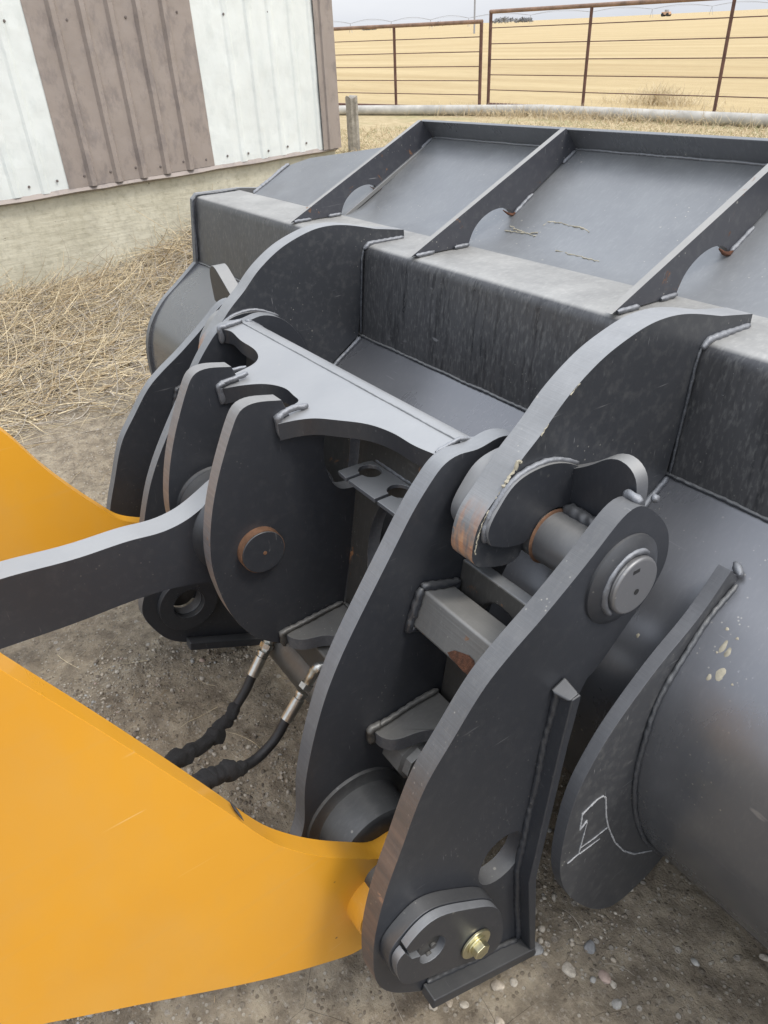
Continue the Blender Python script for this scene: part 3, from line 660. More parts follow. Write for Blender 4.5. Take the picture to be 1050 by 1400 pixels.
# cross wall with round openings, lower star plates
WA, WB = np.array([.605, .36]), np.array([.70, .868])
wd = nrm(WB-WA); wl = float(np.linalg.norm(WB-WA))
def wf(a, b, h): q = WA+wd*b; return (a, q[0]+h*wd[1], q[1]-h*wd[0])
def wall_part(u0, u1, holes, top=1.): prism('cross_wall', qc, [(u0, 0), (u1, 0), (u1, wl*top), (u0, wl*top)], 0, .03, wf, (P_LOW, P_RIM), holes, bevel=.004)
wall_part(-.61, -.295, [circ(-.440, .215, .105, 40, ry=.150)])
wall_part(-.835, -.645, [circ(-.74, .24, .07, 32)])
wall_part(-1.155, -.87, [circ(-1.01, .215, .105, 40, ry=.150)])
wall_part(-.26, -.035, [circ(-.148, .195, .072, 40, ry=.10)], .64)
wall_part(-1.415, -1.19, [circ(-1.302, .195, .072, 40, ry=.10)], .64)
def low_star(u0, u1, zf):
    m = (u0+u1)/2; w_ = (u1-u0)
    o = [(u0, .452, 1), (u0+.028, .455), (u0+.05, .475), (u0+.10*w_+.04, .52), (m-.1*w_, .556), (m, .565), (m+.1*w_, .556), (u1-.10*w_-.04, .52), (u1-.05, .475), (u1-.028, .455), (u1, .452, 1), (u1, .60, 1), (u0, .60, 1)]
    prism('lower_gusset', qc, spline(o), -.03, 0, lambda a, b, h: (a, b, zf+(b-.45)*.05+h), (P_LOW, P_RIM), bevel=.004)
    for a in (u0+.006, u1-.006):
        weld(qc, [(a, .446, zf-.03), (a, .444, zf+.004), (a, .47, zf+.006)], .013, P_LOW); weld(qc, [(a, .46, zf+.006), (a, .60, zf+.012)], .010, P_LOW)
low_star(-.61, -.295, .385); low_star(-.26, -.035, .397); low_star(-1.155, -.87, .385); low_star(-1.415, -1.19, .397)
weld(qc, [(-.605, .607, .39), (-.30, .607, .39)], .008, P_LOW)
# lower box beam and its dark underside
box('lower_beam', qc, (-1.155, .50, .20), (-.295, .66, .345), P_LOW, .006)
cyl('lock_cylinder', qc, .52, .20, .055, -.80, -.295, P_LOW)
# hose bracket
def trayf(a, b, h): return (a, b, .752+h)
to = [(-.569, .601), (-.554, .690), (-.33, .69), (-.33, .600)]
def slot(uc): return [(uc-.006, .600, 1), (uc-.006, .632, 1)]+[(uc+.027*math.cos(a), .652+.022*math.sin(a)) for a in np.radians([-110, -150, 170, 130, 90, 50, 10, -30, -70])]+[(uc+.003, .632, 1), (uc+.003, .600, 1)]
tro = [(-.569, .603, 1)]+slot(-.528)+slot(-.428)+[(-.345, .600, 1), (-.345, .700, 1), (-.554, .700, 1), (-.566, .66)]
prism('hose_bracket', qc, spline(tro), -.009, 0, trayf, (P_TOP, P_RIM), bevel=.0015)
weld(qc, [(-.55, .682, .756), (-.36, .682, .756)], .007)
# square brace tubes
def brace(u0, u1, wu, sgn):
    q = [(.575, .666), (.645, .640), (.620, .570), (.547, .598)]
    b = plate('square_brace', qc, q, u0, u1, (P_TUBE, P_TUBE), bevel=.006)
    loop = [(wu, y+dy, z+dz) for (y, z), (dy, dz) in zip(q, ((-.004, .006), (.006, .006), (.006, -.004), (-.006, -.006)))]
    weld(qc, loop+[loop[0]], .013, P_SIDE, sub=b)
    return b
br = brace(-.26, -.035, -.254, 1); brace(-1.415, -1.19, -1.41, 1)
tn = np.array([0, -(.666-.598), (.575-.547)]); rp = [onpl(*q, (0, .547, .598), tn)+nrm(tn)*.0012 for q in ((612, 892), (622, 889), (634, 893), (642, 896), (649, 903), (650, 914), (644, 926), (634, 918), (624, 907), (617, 900))]
rc_ = np.mean(rp, 0)+nrm(tn)*.0012; mesh('rust_patch', qc, [tuple(q) for q in rp]+[tuple(rc_)], [(i, (i+1) % 10, 10) for i in range(10)], M_RUST, sub=br, smooth=60)
# pin bars through the outer pairs
for ua, ub, cap in ((-.262, .020, 1), (-1.44, -1.19, 0)):
    pb = cyl('pin_bar', qc, PY, PZ, .046, ua, ub if cap else ub, P_PIN)
    if cap:
        revolve('pin_collar', qc, [(-.005, .078), (.004, .077), (.010, .068), (.0145, .057), (.016, .050)], PY, PZ, P_SIDE, sub=pb)
        cyl('pin_cap', qc, PY+.004, PZ-.002, .049, .010, .025, P_CAP, sub=pb, bevel=.005)
        cyl('grease_hole', qc, PY+.006, PZ-.012, .005, .0235, .0258, M_DARK, sub=pb, bevel=0)
        weld(qc, [(.014, PY+.054*math.cos(a), PZ+.054*math.sin(a)) for a in np.radians(np.linspace(50, 230, 30))], .008, sub=pb)
        box('key_slot', qc, (.024, PY-.008, PZ+.026), (.0256, PY+.006, PZ+.032), M_DARK, 0, sub=pb)
    fl = [(PY-.035, PZ+.03), (PY+.01, PZ+.075), (PY+.05, PZ+.07), (PY+.05, PZ)]
    weld(qc, [((-.15 if cap else -1.40), PY+.03, PZ+.042), ((-.04 if cap else -1.30), PY+.03, PZ+.042)], .022, P_SIDE, ripple=.02)
    revolve('rust_ring', qc, [((-.150 if cap else -1.31), .046), ((-.147 if cap else -1.307), .0505), ((-.144 if cap else -1.30), .0465)], PY, PZ, M_BRONZE, sub=pb)
# stop plates behind the pin bars
def stop(mirror):
    pts = [(-.190, .752, 1), (-.188, .842, 1), (-.12, .882), (-.078, .912), (-.050, .913), (-.031, .897), (-.026, .872), (-.026, .845, 1), (-.036, .80, 1), (-.10, .77, 1)]
    if mirror: pts = [(-1.45-p[0], *p[1:]) for p in pts]
    s = prism('stop_plate', qc, spline(pts), .804, .830, lambda a, b, h: (a, h, b), (P_SIDE, P_HOOKRIM), bevel=.004)
    return s
stop(0); stop(1)
prism('stop_plate', qc, spline([(-1.612, .83, 1), (-1.612, .915), (-1.58, .938), (-1.55, .925), (-1.4505, .855, 1), (-1.4505, .79, 1)]), .80, .84, lambda a, b, h: (a, h, b), (P_SIDE, P_HOOKRIM), bevel=.004)
blob(qc, [(-.040, .797, .868), (-.022, .790, .876), (-.006, .792, .872)], .013)
blob(qc, [(-.012, .835, .862), (-.002, .815, .872)], .010)
# stiffener bar around the rear and foot of each outer plate
def inset(line, d):
    o = []
    for i, p in enumerate(line):
        a = np.array(line[max(0, i-1)][:2]); b = np.array(line[min(len(line)-1, i+1)][:2]); t = nrm(b-a); o.append((p[0]+d*t[1], p[1]-d*t[0]))
    return o
rear = [tuple(q[:2]) for q in tr([(795, 950), (777, 1020), (758, 1100), (734, 1200)], .034)]+[(.617, -.113)]
innr = [(p[0]-.019, p[1]) for p in rear]
innr[-1] = (.600, -.080)
for ua, ub in ((0.0005, .034), (-1.4845, -1.4505)):
    st = plate('stiffener_bar', qc, rear+innr[::-1], ua, ub, (P_SIDE, P_SIDE), bevel=.003)
    plate('foot_bar', qc, [(.357, .004), (.620, -.117), (.614, -.086), (.362, .030)], ua, ub+.002, (P_SIDE, P_SIDE), bevel=.003)
    if ua > -1:
        weld(qc, [(.003, p[0]-.001, p[1]) for p in innr[:-1]]+[(.003, .596, -.075)], .010, P_SIDE, sub=st, ripple=.05)
        weld(qc, [(.004, .594, -.076), (.004, .37, .032)], .009, P_SIDE, sub=st, ripple=.05)
        p = rear[0]; V = [(.001, p[0]-.036, p[1]+.004), (.001, p[0]-.004, p[1]+.018), (.0345, p[0]-.024, p[1]-.0), (.0345, p[0]-.003, p[1]+.004), (.02, p[0]-.024, p[1]-.012), (.001, p[0]-.004, p[1]-.012)]
        mesh('weld_bead', qc, V, [(0, 1, 3, 2), (0, 2, 4), (1, 5, 3), (2, 3, 5, 4), (0, 4, 5, 1)], P_SIDE, bevel=.004, sub=st)
plate('foot_bar', qc, [(.357, .004), (.620, -.117), (.614, -.086), (.362, .030)], -1.155, -1.12, (P_SIDE, P_SIDE), bevel=.003)
# keeper plate and bolt at the lower pin
kp = [(190, 752, 1), (203, 785), (240, 797), (430, 728), (575, 672), (606, 640), (622, 590), (615, 510), (580, 479), (500, 487), (430, 500), (350, 528), (290, 575), (250, 620), (226, 652, 1), (240, 672, 1)]
kp2 = kp+[(300, 644, 1), (314, 622), (345, 602), (378, 603), (385, 630), (365, 670), (325, 703), (295, 712), (282, 702), (287, 682, 1), (250, 694, 1), (222, 668, 1), (192, 700)]
KPX = [(480+p[0]/3., 1080+p[1]/3., *p[2:]) for p in kp2]
KP = spline(tr(KPX, .042))
KPB = spline(tr([(480+p[0]/3., 1080+p[1]/3.) for p in kp[:-2]]+[(480+192/3., 1080+700/3.)], .042))
kc = np.mean(np.array(KPB), 0)
plate('keeper_spacer', qc, [tuple(kc+(np.array(p)-kc)*1.03) for p in KPB], .0006, .026, (P_SIDE, P_SIDE), bevel=.005)
kpo = plate('keeper_plate', qc, KP, .0265, .042, (P_SIDE, P_RIM), bevel=.0025)
yz = atu(652, 1292, .048)
bt = cyl('bolt', qc, yz[0], yz[1], .031, .043, .048, M_ZINCY, bevel=.0012, n=40)
hx = [(yz[0]+.0165*math.cos(a), yz[1]+.0165*math.sin(a)) for a in np.radians(range(15, 375, 60))]
plate('bolt_head', qc, hx, .0505, .064, (M_ZINCY, M_ZINCY), bevel=.0015, sub=bt)
cyl('bolt_flange', qc, yz[0], yz[1], .020, .048, .051, M_ZINCY, sub=bt, bevel=.001)
lp = cyl('lower_pin', qc, *atu(592, 1297, .03), .032, -.26, .028, P_LOW, sub=None)
ly_, lz_ = atu(592, 1297, .03)
cyl('lower_pin', qc, LY+.01, LZ-.02, .044, -1.44, -1.20, P_LOW)
for dy, dz in ((0, .012), (-.010, -.006), (.010, -.008)): cyl('pin_bolt', qc, ly_+dy, lz_+dz, .006, .028, .033, P_LOW, sub=lp, bevel=.001, n=16)
# big collar low on the inner plate and a bolt end in the gap
revolve('pin_collar', qc, [(-.262, .112), (-.254, .110), (-.250, .098), (-.245, .092), (-.175, .087), (-.170, .080), (-.169, .02)], .400, .190, P_COLLAR)
revolve('inner_bolt', qc, [(-.262, .045), (-.21, .045), (-.205, .038), (-.19, .036)], .515, .315, P_TUBE, n=8)

# ---------------------------------------------------------------- tilt lever
lk = T('tilt_lever', 'thick grey steel tilt lever running left from between the centre plates', 'loader linkage', (-.73, 0, .6))
lt = tr([(-260, 880), (-120, 835), (0, 792), (100, 765), (175, 740), (220, 728), (250, 714), (272, 698), (290, 682)], -.70)
lb = tr([(285, 796), (262, 799), (200, 815), (100, 853), (5, 886), (-120, 930), (-260, 985)], -.70)
lo_ = [(*lt[0], 1)]+lt[1:]+[(.43, .728), (.49, .712), (.53, .67), (.54, .62), (.53, .56), (.49, .515), (.44, .50), (.39, .505)]+lb[1:-1]+[(*lb[-1], 1)]
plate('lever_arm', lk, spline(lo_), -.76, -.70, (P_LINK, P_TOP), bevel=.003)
revolve('pivot_boss', lk, [(-.70, .105), (-.696, .104), (-.685, .094), (-.672, .092), (-.670, .086), (-.655, .085), (-.648, .08)], CY_, CZ_, P_SIDE)
revolve('pivot_boss', lk, [(-.76, .100), (-.770, .098), (-.785, .090), (-.818, .088), (-.819, .08)], CY_, CZ_, P_SIDE)

# ---------------------------------------------------------------- lift arms
an = T('lift_arm', 'near yellow lift arm plate filling the lower left, its tip behind the outer plate', 'loader arm', (-.15, .1, 0), group='yellow lift arms of the loader')
at = tr([(-420, 640), (-200, 785), (0, 915), (160, 1013), (310, 1110), (350, 1138), (380, 1155), (415, 1166), (450, 1172), (490, 1174), (525, 1172)], -.13)
ab = tr([(500, 1293), (450, 1315), (350, 1342), (200, 1372), (65, 1399), (-150, 1440), (-420, 1480)], -.13)
ao = [(*at[0], 1)]+at[1:]+[(.43, .225), (.455, .18), (.45, .12), (.42, .075), (.38, .045)]+ab[:-1]+[(*ab[-1], 1)]
plate('arm_plate', an, spline(ao), -.170, -.13, (M_YEL, M_YEL), bevel=.004)
AC = atu(520, 1248, -.09)
revolve('arm_boss', an, [(-.13, .060), (-.095, .0595), (-.09, .057), (-.09, .048)], AC[0]+.014, AC[1]-.01, M_YEL)
revolve('bushing', an, [(-.092, .048), (-.087, .047), (-.087, .03)], AC[0]+.014, AC[1]-.01, M_YELB)
q = [(-.150, *atu(321, 1117, -.150)), (-.14, *atu(326, 1107, -.140))]
ga, gb = (np.array(atu(312, 1098, -.150)), np.array(atu(331, 1121, -.132)))
a3 = np.array([-.1600, *atu(314, 1096, -.160)]); c3 = np.array([-.1290, *atu(333, 1122, -.129)]); d3 = c3-a3
sgn = nrm(np.cross(d3, [1, 0, 0]))
V, F = sweep([a3+d3*t for t in (0, .2, .5, .8, 1)], [.0004, .0018, .0024, .0016, .0004], 8)
mesh('scorch_mark', an, V, F, M_DARK, smooth=60, label='black scorched nick on the edge')
af = T('lift_arm', 'far yellow lift arm plate at the left edge above the grey lever', 'loader arm', (-1.3, .1, .2), group='yellow lift arms of the loader')
ft = tr([(-420, 250), (-200, 455), (-100, 530), (0, 588), (60, 640), (100, 670), (135, 693), (170, 712)], -1.28)
fo2 = [(*ft[0], 1)]+ft[1:]+[(.42, .33), (.46, .27), (.46, .20)]+tr([(215, 795), (100, 815), (0, 850), (-200, 920)], -1.28)+[(*atu(-420, 1000, -1.28), 1)]
plate('arm_plate', af, spline(fo2), -1.32, -1.28, (M_YEL, M_YEL), bevel=.004)

# ---------------------------------------------------------------- hydraulic hoses
def hp(px, py, u): return (u, *atu(px, py, u))
def hose(label, top, ferr, body, sleeve, rr):
    h = T('hydraulic_hose', label, 'hose', sleeve[-1], group='hydraulic hoses under the coupler')
    f = tube('fitting', h, bez(top, 10), rr*1.05, M_ZINC, 6)
    d = np.array(ferr[1])-np.array(ferr[0])
    V, F = sweep([np.array(ferr[0])-d*.30, np.array(ferr[0])-d*.29, np.array(ferr[0])-d*.12, np.array(ferr[0])-d*.1], [rr*.9, rr*1.45, rr*1.45, rr*.9], 6)
    mesh('hex_nut', h, V, F, M_ZINC, smooth=30, sub=f)
    P = [np.array(ferr[0])+d*t for t in (0, .02, .10, .12, .22, .24, .97, 1)]
    V, F = sweep(P, [rr*.9, rr*1.3, rr*1.3, rr*1.0, rr*1.0, rr*1.25, rr*1.25, rr*1.1], 14); mesh('ferrule', h, V, F, M_ZINC, smooth=30)
    tube('hose_body', h, bez(body, 30), rr*1.02, M_BLACK, 14)
    P = bez(sleeve, 90); rad = []; Q = []
    for i, p in enumerate(P):
        t = i/len(P); k = 1.5+.20*math.sin(i*.19+rr*900)+.05*math.sin(i*.8+1)
        if t < .08: k = 1.25+.2*math.sin(i*3)
        rad.append(rr*k); Q.append(p+np.array([math.sin(i*.41)*.004, math.cos(i*.27)*.004, math.sin(i*.6)*.003]))
    V, F = sweep(Q, rad, 18)
    V = [(a+.0026*math.sin(40*b*6+c*90+a*160), b+.002*math.sin(c*190+a*120), c+.0026*math.sin(a*230+b*170)) for a, b, c in V]
    mesh('fabric_sleeve', h, V, F, M_SLEEVE, smooth=60)
hose('hydraulic hose with straight steel fitting hanging beneath the round-pinned centre plate',
     [hp(372, 850, -.76), hp(366, 880, -.755), hp(358, 900, -.75)], [hp(361, 890, -.75), hp(345, 924, -.74)],
     [hp(346, 921, -.74), hp(335, 945, -.735), hp(318, 972, -.73)], [hp(320, 967, -.73), hp(300, 1000, -.71), hp(285, 1012, -.69), hp(262, 1028, -.66), hp(240, 1040, -.62), hp(215, 1065, -.55), hp(190, 1100, -.45)], .0115)
hose('hydraulic hose with silver elbow fitting leaving the gap beside the tall inner plate',
     [hp(452, 914, -.47), hp(436, 912, -.475), hp(430, 918, -.48), hp(418, 940, -.485)], [hp(414, 946, -.485), hp(391, 985, -.48)],
     [hp(392, 982, -.48), hp(375, 1012, -.47), hp(350, 1038, -.455), hp(325, 1052, -.44)], [hp(330, 1050, -.44), hp(312, 1055, -.42), hp(290, 1062, -.40), hp(275, 1072, -.37), hp(250, 1100, -.32)], .0105)

# ---------------------------------------------------------------- gates, post, pipes, far things
def gate(name, label, A, B, zb, zt, mids, nb, top_over=0., ends=True):
    A = Vector((A[0], A[1], 0)); B = Vector((B[0], B[1], 0)); d = (B-A); Ln = d.length; d.normalize()
    fr = Matrix.Translation(A) @ Matrix.Rotation(math.atan2(d.y, d.x), 4, 'Z')
    g = T(name, label, 'gate', (0, 0, 0), fr)
    def tb(nm, a, b, r, m): tube(nm, g, [a, tuple((Vector(a)+Vector(b))/2), b], r, m, 10)
    tb('top_rail', (-.02, 0, zt), (Ln+.02, 0, zt), .036, M_GATETOP); tb('bottom_rail', (-.02, 0, zb), (Ln+.02, 0, zb), .036, M_GATE)
    for x in [0, Ln]+mids: tb('upright', (x, 0, zb), (x, 0, zt), .034 if x in (0, Ln) else .030, M_GATE)
    for i in range(nb):
        z = zb+(zt-zb)*(i+1)/(nb+1); tb('bar', (0, 0, z), (Ln, 0, z), .0085, M_GATE)
    return g
gL0 = gnd(455, 150); gL1 = gnd(655, 157); gR0 = gnd(667, 150); gR1 = gnd(1160, 176)
dirL = nrm((gL1-gL0)[:2]); LL = np.linalg.norm((gL1-gL0)[:2])
A = gL0[:2]-dirL*1.6
gate('pipe_gate', 'shorter rusty pipe gate beside the shed corner', A, gL1[:2], .11, 1.60, [1.6+.0*LL, 1.6+LL*.47], 5)
gate('pipe_gate', 'longer rusty pipe gate to the right with its top rail cut by the frame', gR0[:2], gR1[:2], .10, 1.76, [float(np.linalg.norm(gnd(805, 155)[:2]-gR0[:2])), float(np.linalg.norm(gnd(988, 163)[:2]-gR0[:2]))], 5)
def post():
    p = gnd(485, 208); g = T('wooden_post', 'short weathered grey wooden post standing by the shed corner', 'post', (0, 0, 0), Matrix.Translation(Vector(p)))
    V = []; F = []; n = 16
    for j in range(12):
        z = -.1+j*.079 if j < 11 else .745
        for i in range(n):
            a = 2*math.pi*i/n; r = .088*(1+.10*math.sin(a*5)+.05*math.sin(a*9+z*3)+rng.uniform(-.02, .02)); V.append((r*math.cos(a)*1.1, r*math.sin(a), z+(.02*math.sin(a*3) if j == 11 else 0)))
    for j in range(11):
        for i in range(n): F.append((j*n+i, j*n+(i+1) % n, j*n+n+(i+1) % n, j*n+n+i))
    F.append(tuple(range(11*n, 12*n))); mesh('post_body', g, V, F, M_WOOD, smooth=30)
post()
pa, pb_, pc = gnd(455, 157), gnd(740, 158), gnd(1150, 180)
pl = tag(tube('irrigation_pipe', None, [tuple(pa+[-1.5, -.4, .09]), tuple(pa+[0, 0, .09]), tuple(pb_+[0, 0, .10]), tuple(pc+[0, 0, .10])], .095, M_PIPE, 14), 'long weathered white irrigation pipe lying on the grass below the gates', 'pipe')
def far_pt(px, dist):
    d = WW @ ray(px, 60); k = dist/np.hypot(d[0], d[1]); return np.array([d[0]*k, d[1]*k, 0])
p = far_pt(648, 160); g = T('utility_pole', 'thin distant pole rising from the field behind the gates', 'pole', (0, 0, 0), Matrix.Translation(Vector(p)))
tube('pole_shaft', g, [(0, 0, 0), (0, 0, 6), (0, 0, 14)], .16, M_STEELFAR, 8); box('cross_arm', g, (-1, -.06, 9.5), (1, .06, 9.7), M_STEELFAR, 0)
# distant centre pivot irrigation span: arched pipe on wheeled towers
def pivot():
    a = far_pt(300, 430); b = far_pt(640, 480); c = far_pt(1120, 560)
    g = T('pivot_sprinkler', 'long thin centre pivot sprinkler on towers far across the field', 'irrigation rig', (0, 0, 0), ID)
    for s, (P, Q) in enumerate(((a, b), (b, c))):
        for k in range(6):
            A_, B_ = P+(Q-P)*k/6, P+(Q-P)*(k+1)/6
            pts = [tuple(A_+(B_-A_)*t+np.array([0, 0, 4.0+1.5*math.sin(math.pi*t)])) for t in np.linspace(0, 1, 13)]
            tube('span_pipe', g, pts, .10, M_STEELFAR, 6)
            pt2 = [tuple(A_+(B_-A_)*t+np.array([0, 0, 4.0+.9*math.sin(math.pi*t)])) for t in np.linspace(0, 1, 13)]
            tube('truss_rod', g, pt2, .04, M_STEELFAR, 4)
            d_ = nrm(B_-A_); nrl = np.array([-d_[1], d_[0], 0])
            for s_ in (-1, 1): tube('tower_leg', g, [tuple(A_+nrl*s_*2), tuple(A_+nrl*s_*1+[0, 0, 2]), tuple(A_+[0, 0, 4])], .09, M_STEELFAR, 5)
pivot()
p = far_pt(905, 620); g = T('farm_machine', 'tiny orange farm machine on the far side of the field', 'farm machine', (0, 0, 0), Matrix.Translation(Vector(p)))
box('body', g, (-3, -1.2, 1), (3, 1.2, 2.6), M_ORANGE, .1); box('cab', g, (-.8, -1, 2.6), (1.2, 1, 3.8), M_STEELFAR, .1)
for x in (-2, 2): tube('wheel', g, [(x, -1.6, 1), (x, 0, 1), (x, 1.6, 1)], 1.0, M_BLACK, 14)
for i, (px, dist, wd_, ht) in enumerate(((690, 900, 26, 9), (715, 950, 18, 7), (505, 900, 14, 6), (600, 1200, 30, 8))):
    p = far_pt(px, dist); t_ = T('distant_tree', ['round grey tree clump on the horizon right of the pole', 'lower grey tree clump on the horizon, second right of the pole', 'small grey tree clump on the horizon near the shed corner', 'wide low grey tree clump on the horizon left of the pole'][i], 'tree', (0, 0, 0), Matrix.Translation(Vector(p)), group='trees on the horizon')
    V = []; F = []
    for k in range(300):
        a = rng.uniform(0, 6.28); r = rng.random()**.5*wd_/2; z = ht*.6*(.3+.7*rng.random()*(1-(2*r/wd_)**2)); c = np.array([r*math.cos(a), r*math.sin(a), z]); s = .9
        b_ = len(V); V += [tuple(c+np.array([rng.gauss(0, s) for _ in range(3)])) for _ in range(3)]; F.append((b_, b_+1, b_+2))
    mesh('crown', t_, V, F, simple('far_foliage%d' % i, (.20, .20, .20), 1)); tube('trunk', t_, [(0, 0, 0), (0, 0, ht*.3), (0, 0, ht*.5)], .4, M_WOOD, 6)

# ---------------------------------------------------------------- straw, stones, grass
def ribbon_mesh(name, starts, dirs, lens, width, curl, mats, seed, segs=5, zfun=None, midx=None, gravity=0.):
    R = np.random.default_rng(seed); n = len(starts)
    P = np.zeros((n, segs+1, 3)); P[:, 0] = starts; d = dirs.copy()
    axis_ = R.normal(size=(n, 3)); axis_ /= np.linalg.norm(axis_, axis=1)[:, None]
    for s in range(segs):
        d = d+np.cross(axis_, d)*curl[:, None]/segs*2; d[:, 2] -= gravity/segs; d /= np.linalg.norm(d, axis=1)[:, None]
        P[:, s+1] = P[:, s]+d*(lens/segs)[:, None]
        if zfun is not None:
            z = zfun(P[:, s+1, 0], P[:, s+1, 1]); P[:, s+1, 2] = np.maximum(P[:, s+1, 2], z+.001)
    T_ = np.zeros_like(P); T_[:, 1:-1] = P[:, 2:]-P[:, :-2]; T_[:, 0] = P[:, 1]-P[:, 0]; T_[:, -1] = P[:, -1]-P[:, -2]; T_ /= np.linalg.norm(T_, axis=2)[:, :, None]+1e-9
    ref = R.normal(size=(n, 1, 3)); s1 = np.cross(T_, ref); s1 /= np.linalg.norm(s1, axis=2)[:, :, None]+1e-9; s2 = np.cross(T_, s1)
    prof = 1-.6*(np.arange(segs+1)/segs)**2
    V = []
    for k in range(3):
        a = 2*math.pi*k/3; V.append(P+(s1*math.cos(a)+s2*math.sin(a))*width[:, None, None]*prof[None, :, None])
    V = np.stack(V, 2).reshape(-1, 3)
    base = (np.arange(n)*(segs+1)*3)[:, None, None]; sgi = (np.arange(segs)*3)[None, :, None]; k = np.arange(3)[None, None, :]; k2 = (k+1) % 3
    F = np.stack([base+sgi+k, base+sgi+k2, base+sgi+3+k2, base+sgi+3+k], -1).reshape(-1, 4)
    me = bpy.data.meshes.new(name); me.vertices.add(len(V)); me.vertices.foreach_set('co', V.ravel()); me.loops.add(F.size); me.loops.foreach_set('vertex_index', F.ravel().astype(np.int32))
    me.polygons.add(len(F)); me.polygons.foreach_set('loop_start', (np.arange(len(F))*4).astype(np.int32)); me.polygons.foreach_set('use_smooth', [True]*len(F))
    for m in mats: me.materials.append(m)
    mi = R.choice(len(mats), size=n, p=midx) if midx is not None else np.zeros(n, int)
    me.polygons.foreach_set('material_index', np.repeat(mi, segs*3).astype(np.int32)); me.update()
    o = bpy.data.objects.new(name, me); C.objects.link(o); return o
R = np.random.default_rng(3)
def pile_h(x, y):
    # heap of dead weeds banked against the foundation
    wl_ = np.array(b0); dx = x-wl_[0]; dy = y-wl_[1]; s = dx*math.cos(ang)+dy*math.sin(ang); q = dx*math.sin(ang)-dy*math.cos(ang)
    h = (.07+.16*np.exp(-((s-1.7)/.5)**2))*np.exp(-((q-.35)/.75)**2)*np.clip((s+2.2)/1.2, 0, 1)*np.clip((3.3-s)/.9, 0, 1)
    h = h*(.55+1.1*(fbm(x, y, 1.5, 3, 31)+.5))
    return gheight(x, y)+np.maximum(h, .0)*(.75+.5*vnoise(x*6, y*6, 77))
def region_pts(n, lo=(-.25, 0), seed=1):
    Rr = np.random.default_rng(seed); s = Rr.uniform(-1.6, 2.7, n); q = np.abs(Rr.normal(0, 1.05, n))+.02
    x = b0[0]+s*math.cos(ang)+q*math.sin(ang); y = b0[1]+s*math.sin(ang)-q*math.cos(ang); return x, y, s, q
xs = np.linspace(b0[0]-.6, b0[0]+3.0, 150); ys = np.linspace(b0[1]-2.2, b0[1]+3.4, 200)
X, Y = np.meshgrid(xs, ys); Z = pile_h(X, Y)-.014
V = np.stack([X.ravel(), Y.ravel(), Z.ravel()], 1); nx = len(xs)
F = [(j*nx+i, j*nx+i+1, (j+1)*nx+i+1, (j+1)*nx+i) for j in range(len(ys)-1) for i in range(nx-1)]
n_ = N('matted_weeds'); aa = n_.noise(18, 9, .75); bb_ = n_.noise(1., 6, .7, (80, 30, 60), (0, 0, .7))
mt = n_.done(n_.mix(n_.ramp(aa, .38, .62), (.15, .12, .09), (.40, .33, .23)), .95, 0., n_.bump(n_.math('ADD', aa, bb_), 1., .03))
mh = mesh('weed_mat', None, V, F, mt, smooth=80); mh['kind'] = 'stuff'; tag(mh, 'matted brown weed litter under the dry straw by the foundation', 'weed litter')
n = 26000; x, y, s, q = region_pts(n, seed=4); z = pile_h(x, y)
keep = (q < 2.6+.5*np.sin(s*3)) & (x < -2.95); x, y, z, q = x[keep], y[keep], z[keep], q[keep]; n = len(x)
th = R.normal(ang, .9, n)+np.where(R.random(n) < .3, R.uniform(0, 6.28, n), 0); el = np.abs(R.normal(.08, .17, n))
D = np.stack([np.cos(th)*np.cos(el), np.sin(th)*np.cos(el), np.sin(el)], 1)
S = np.stack([x, y, z+R.uniform(0, .03, n)], 1)
o = ribbon_mesh('straw_heap', S, D, R.gamma(3, .07, n)+.04, np.where(R.random(n) < .12, R.uniform(.003, .0052, n), R.uniform(.0012, .0028, n)), R.normal(0, .5, n), M_STRAW, 8, 6, pile_h, [.42, .22, .36], .35)
tag(o, 'heap of dry tangled straw banked against the concrete foundation', 'straw heap', kind='stuff')
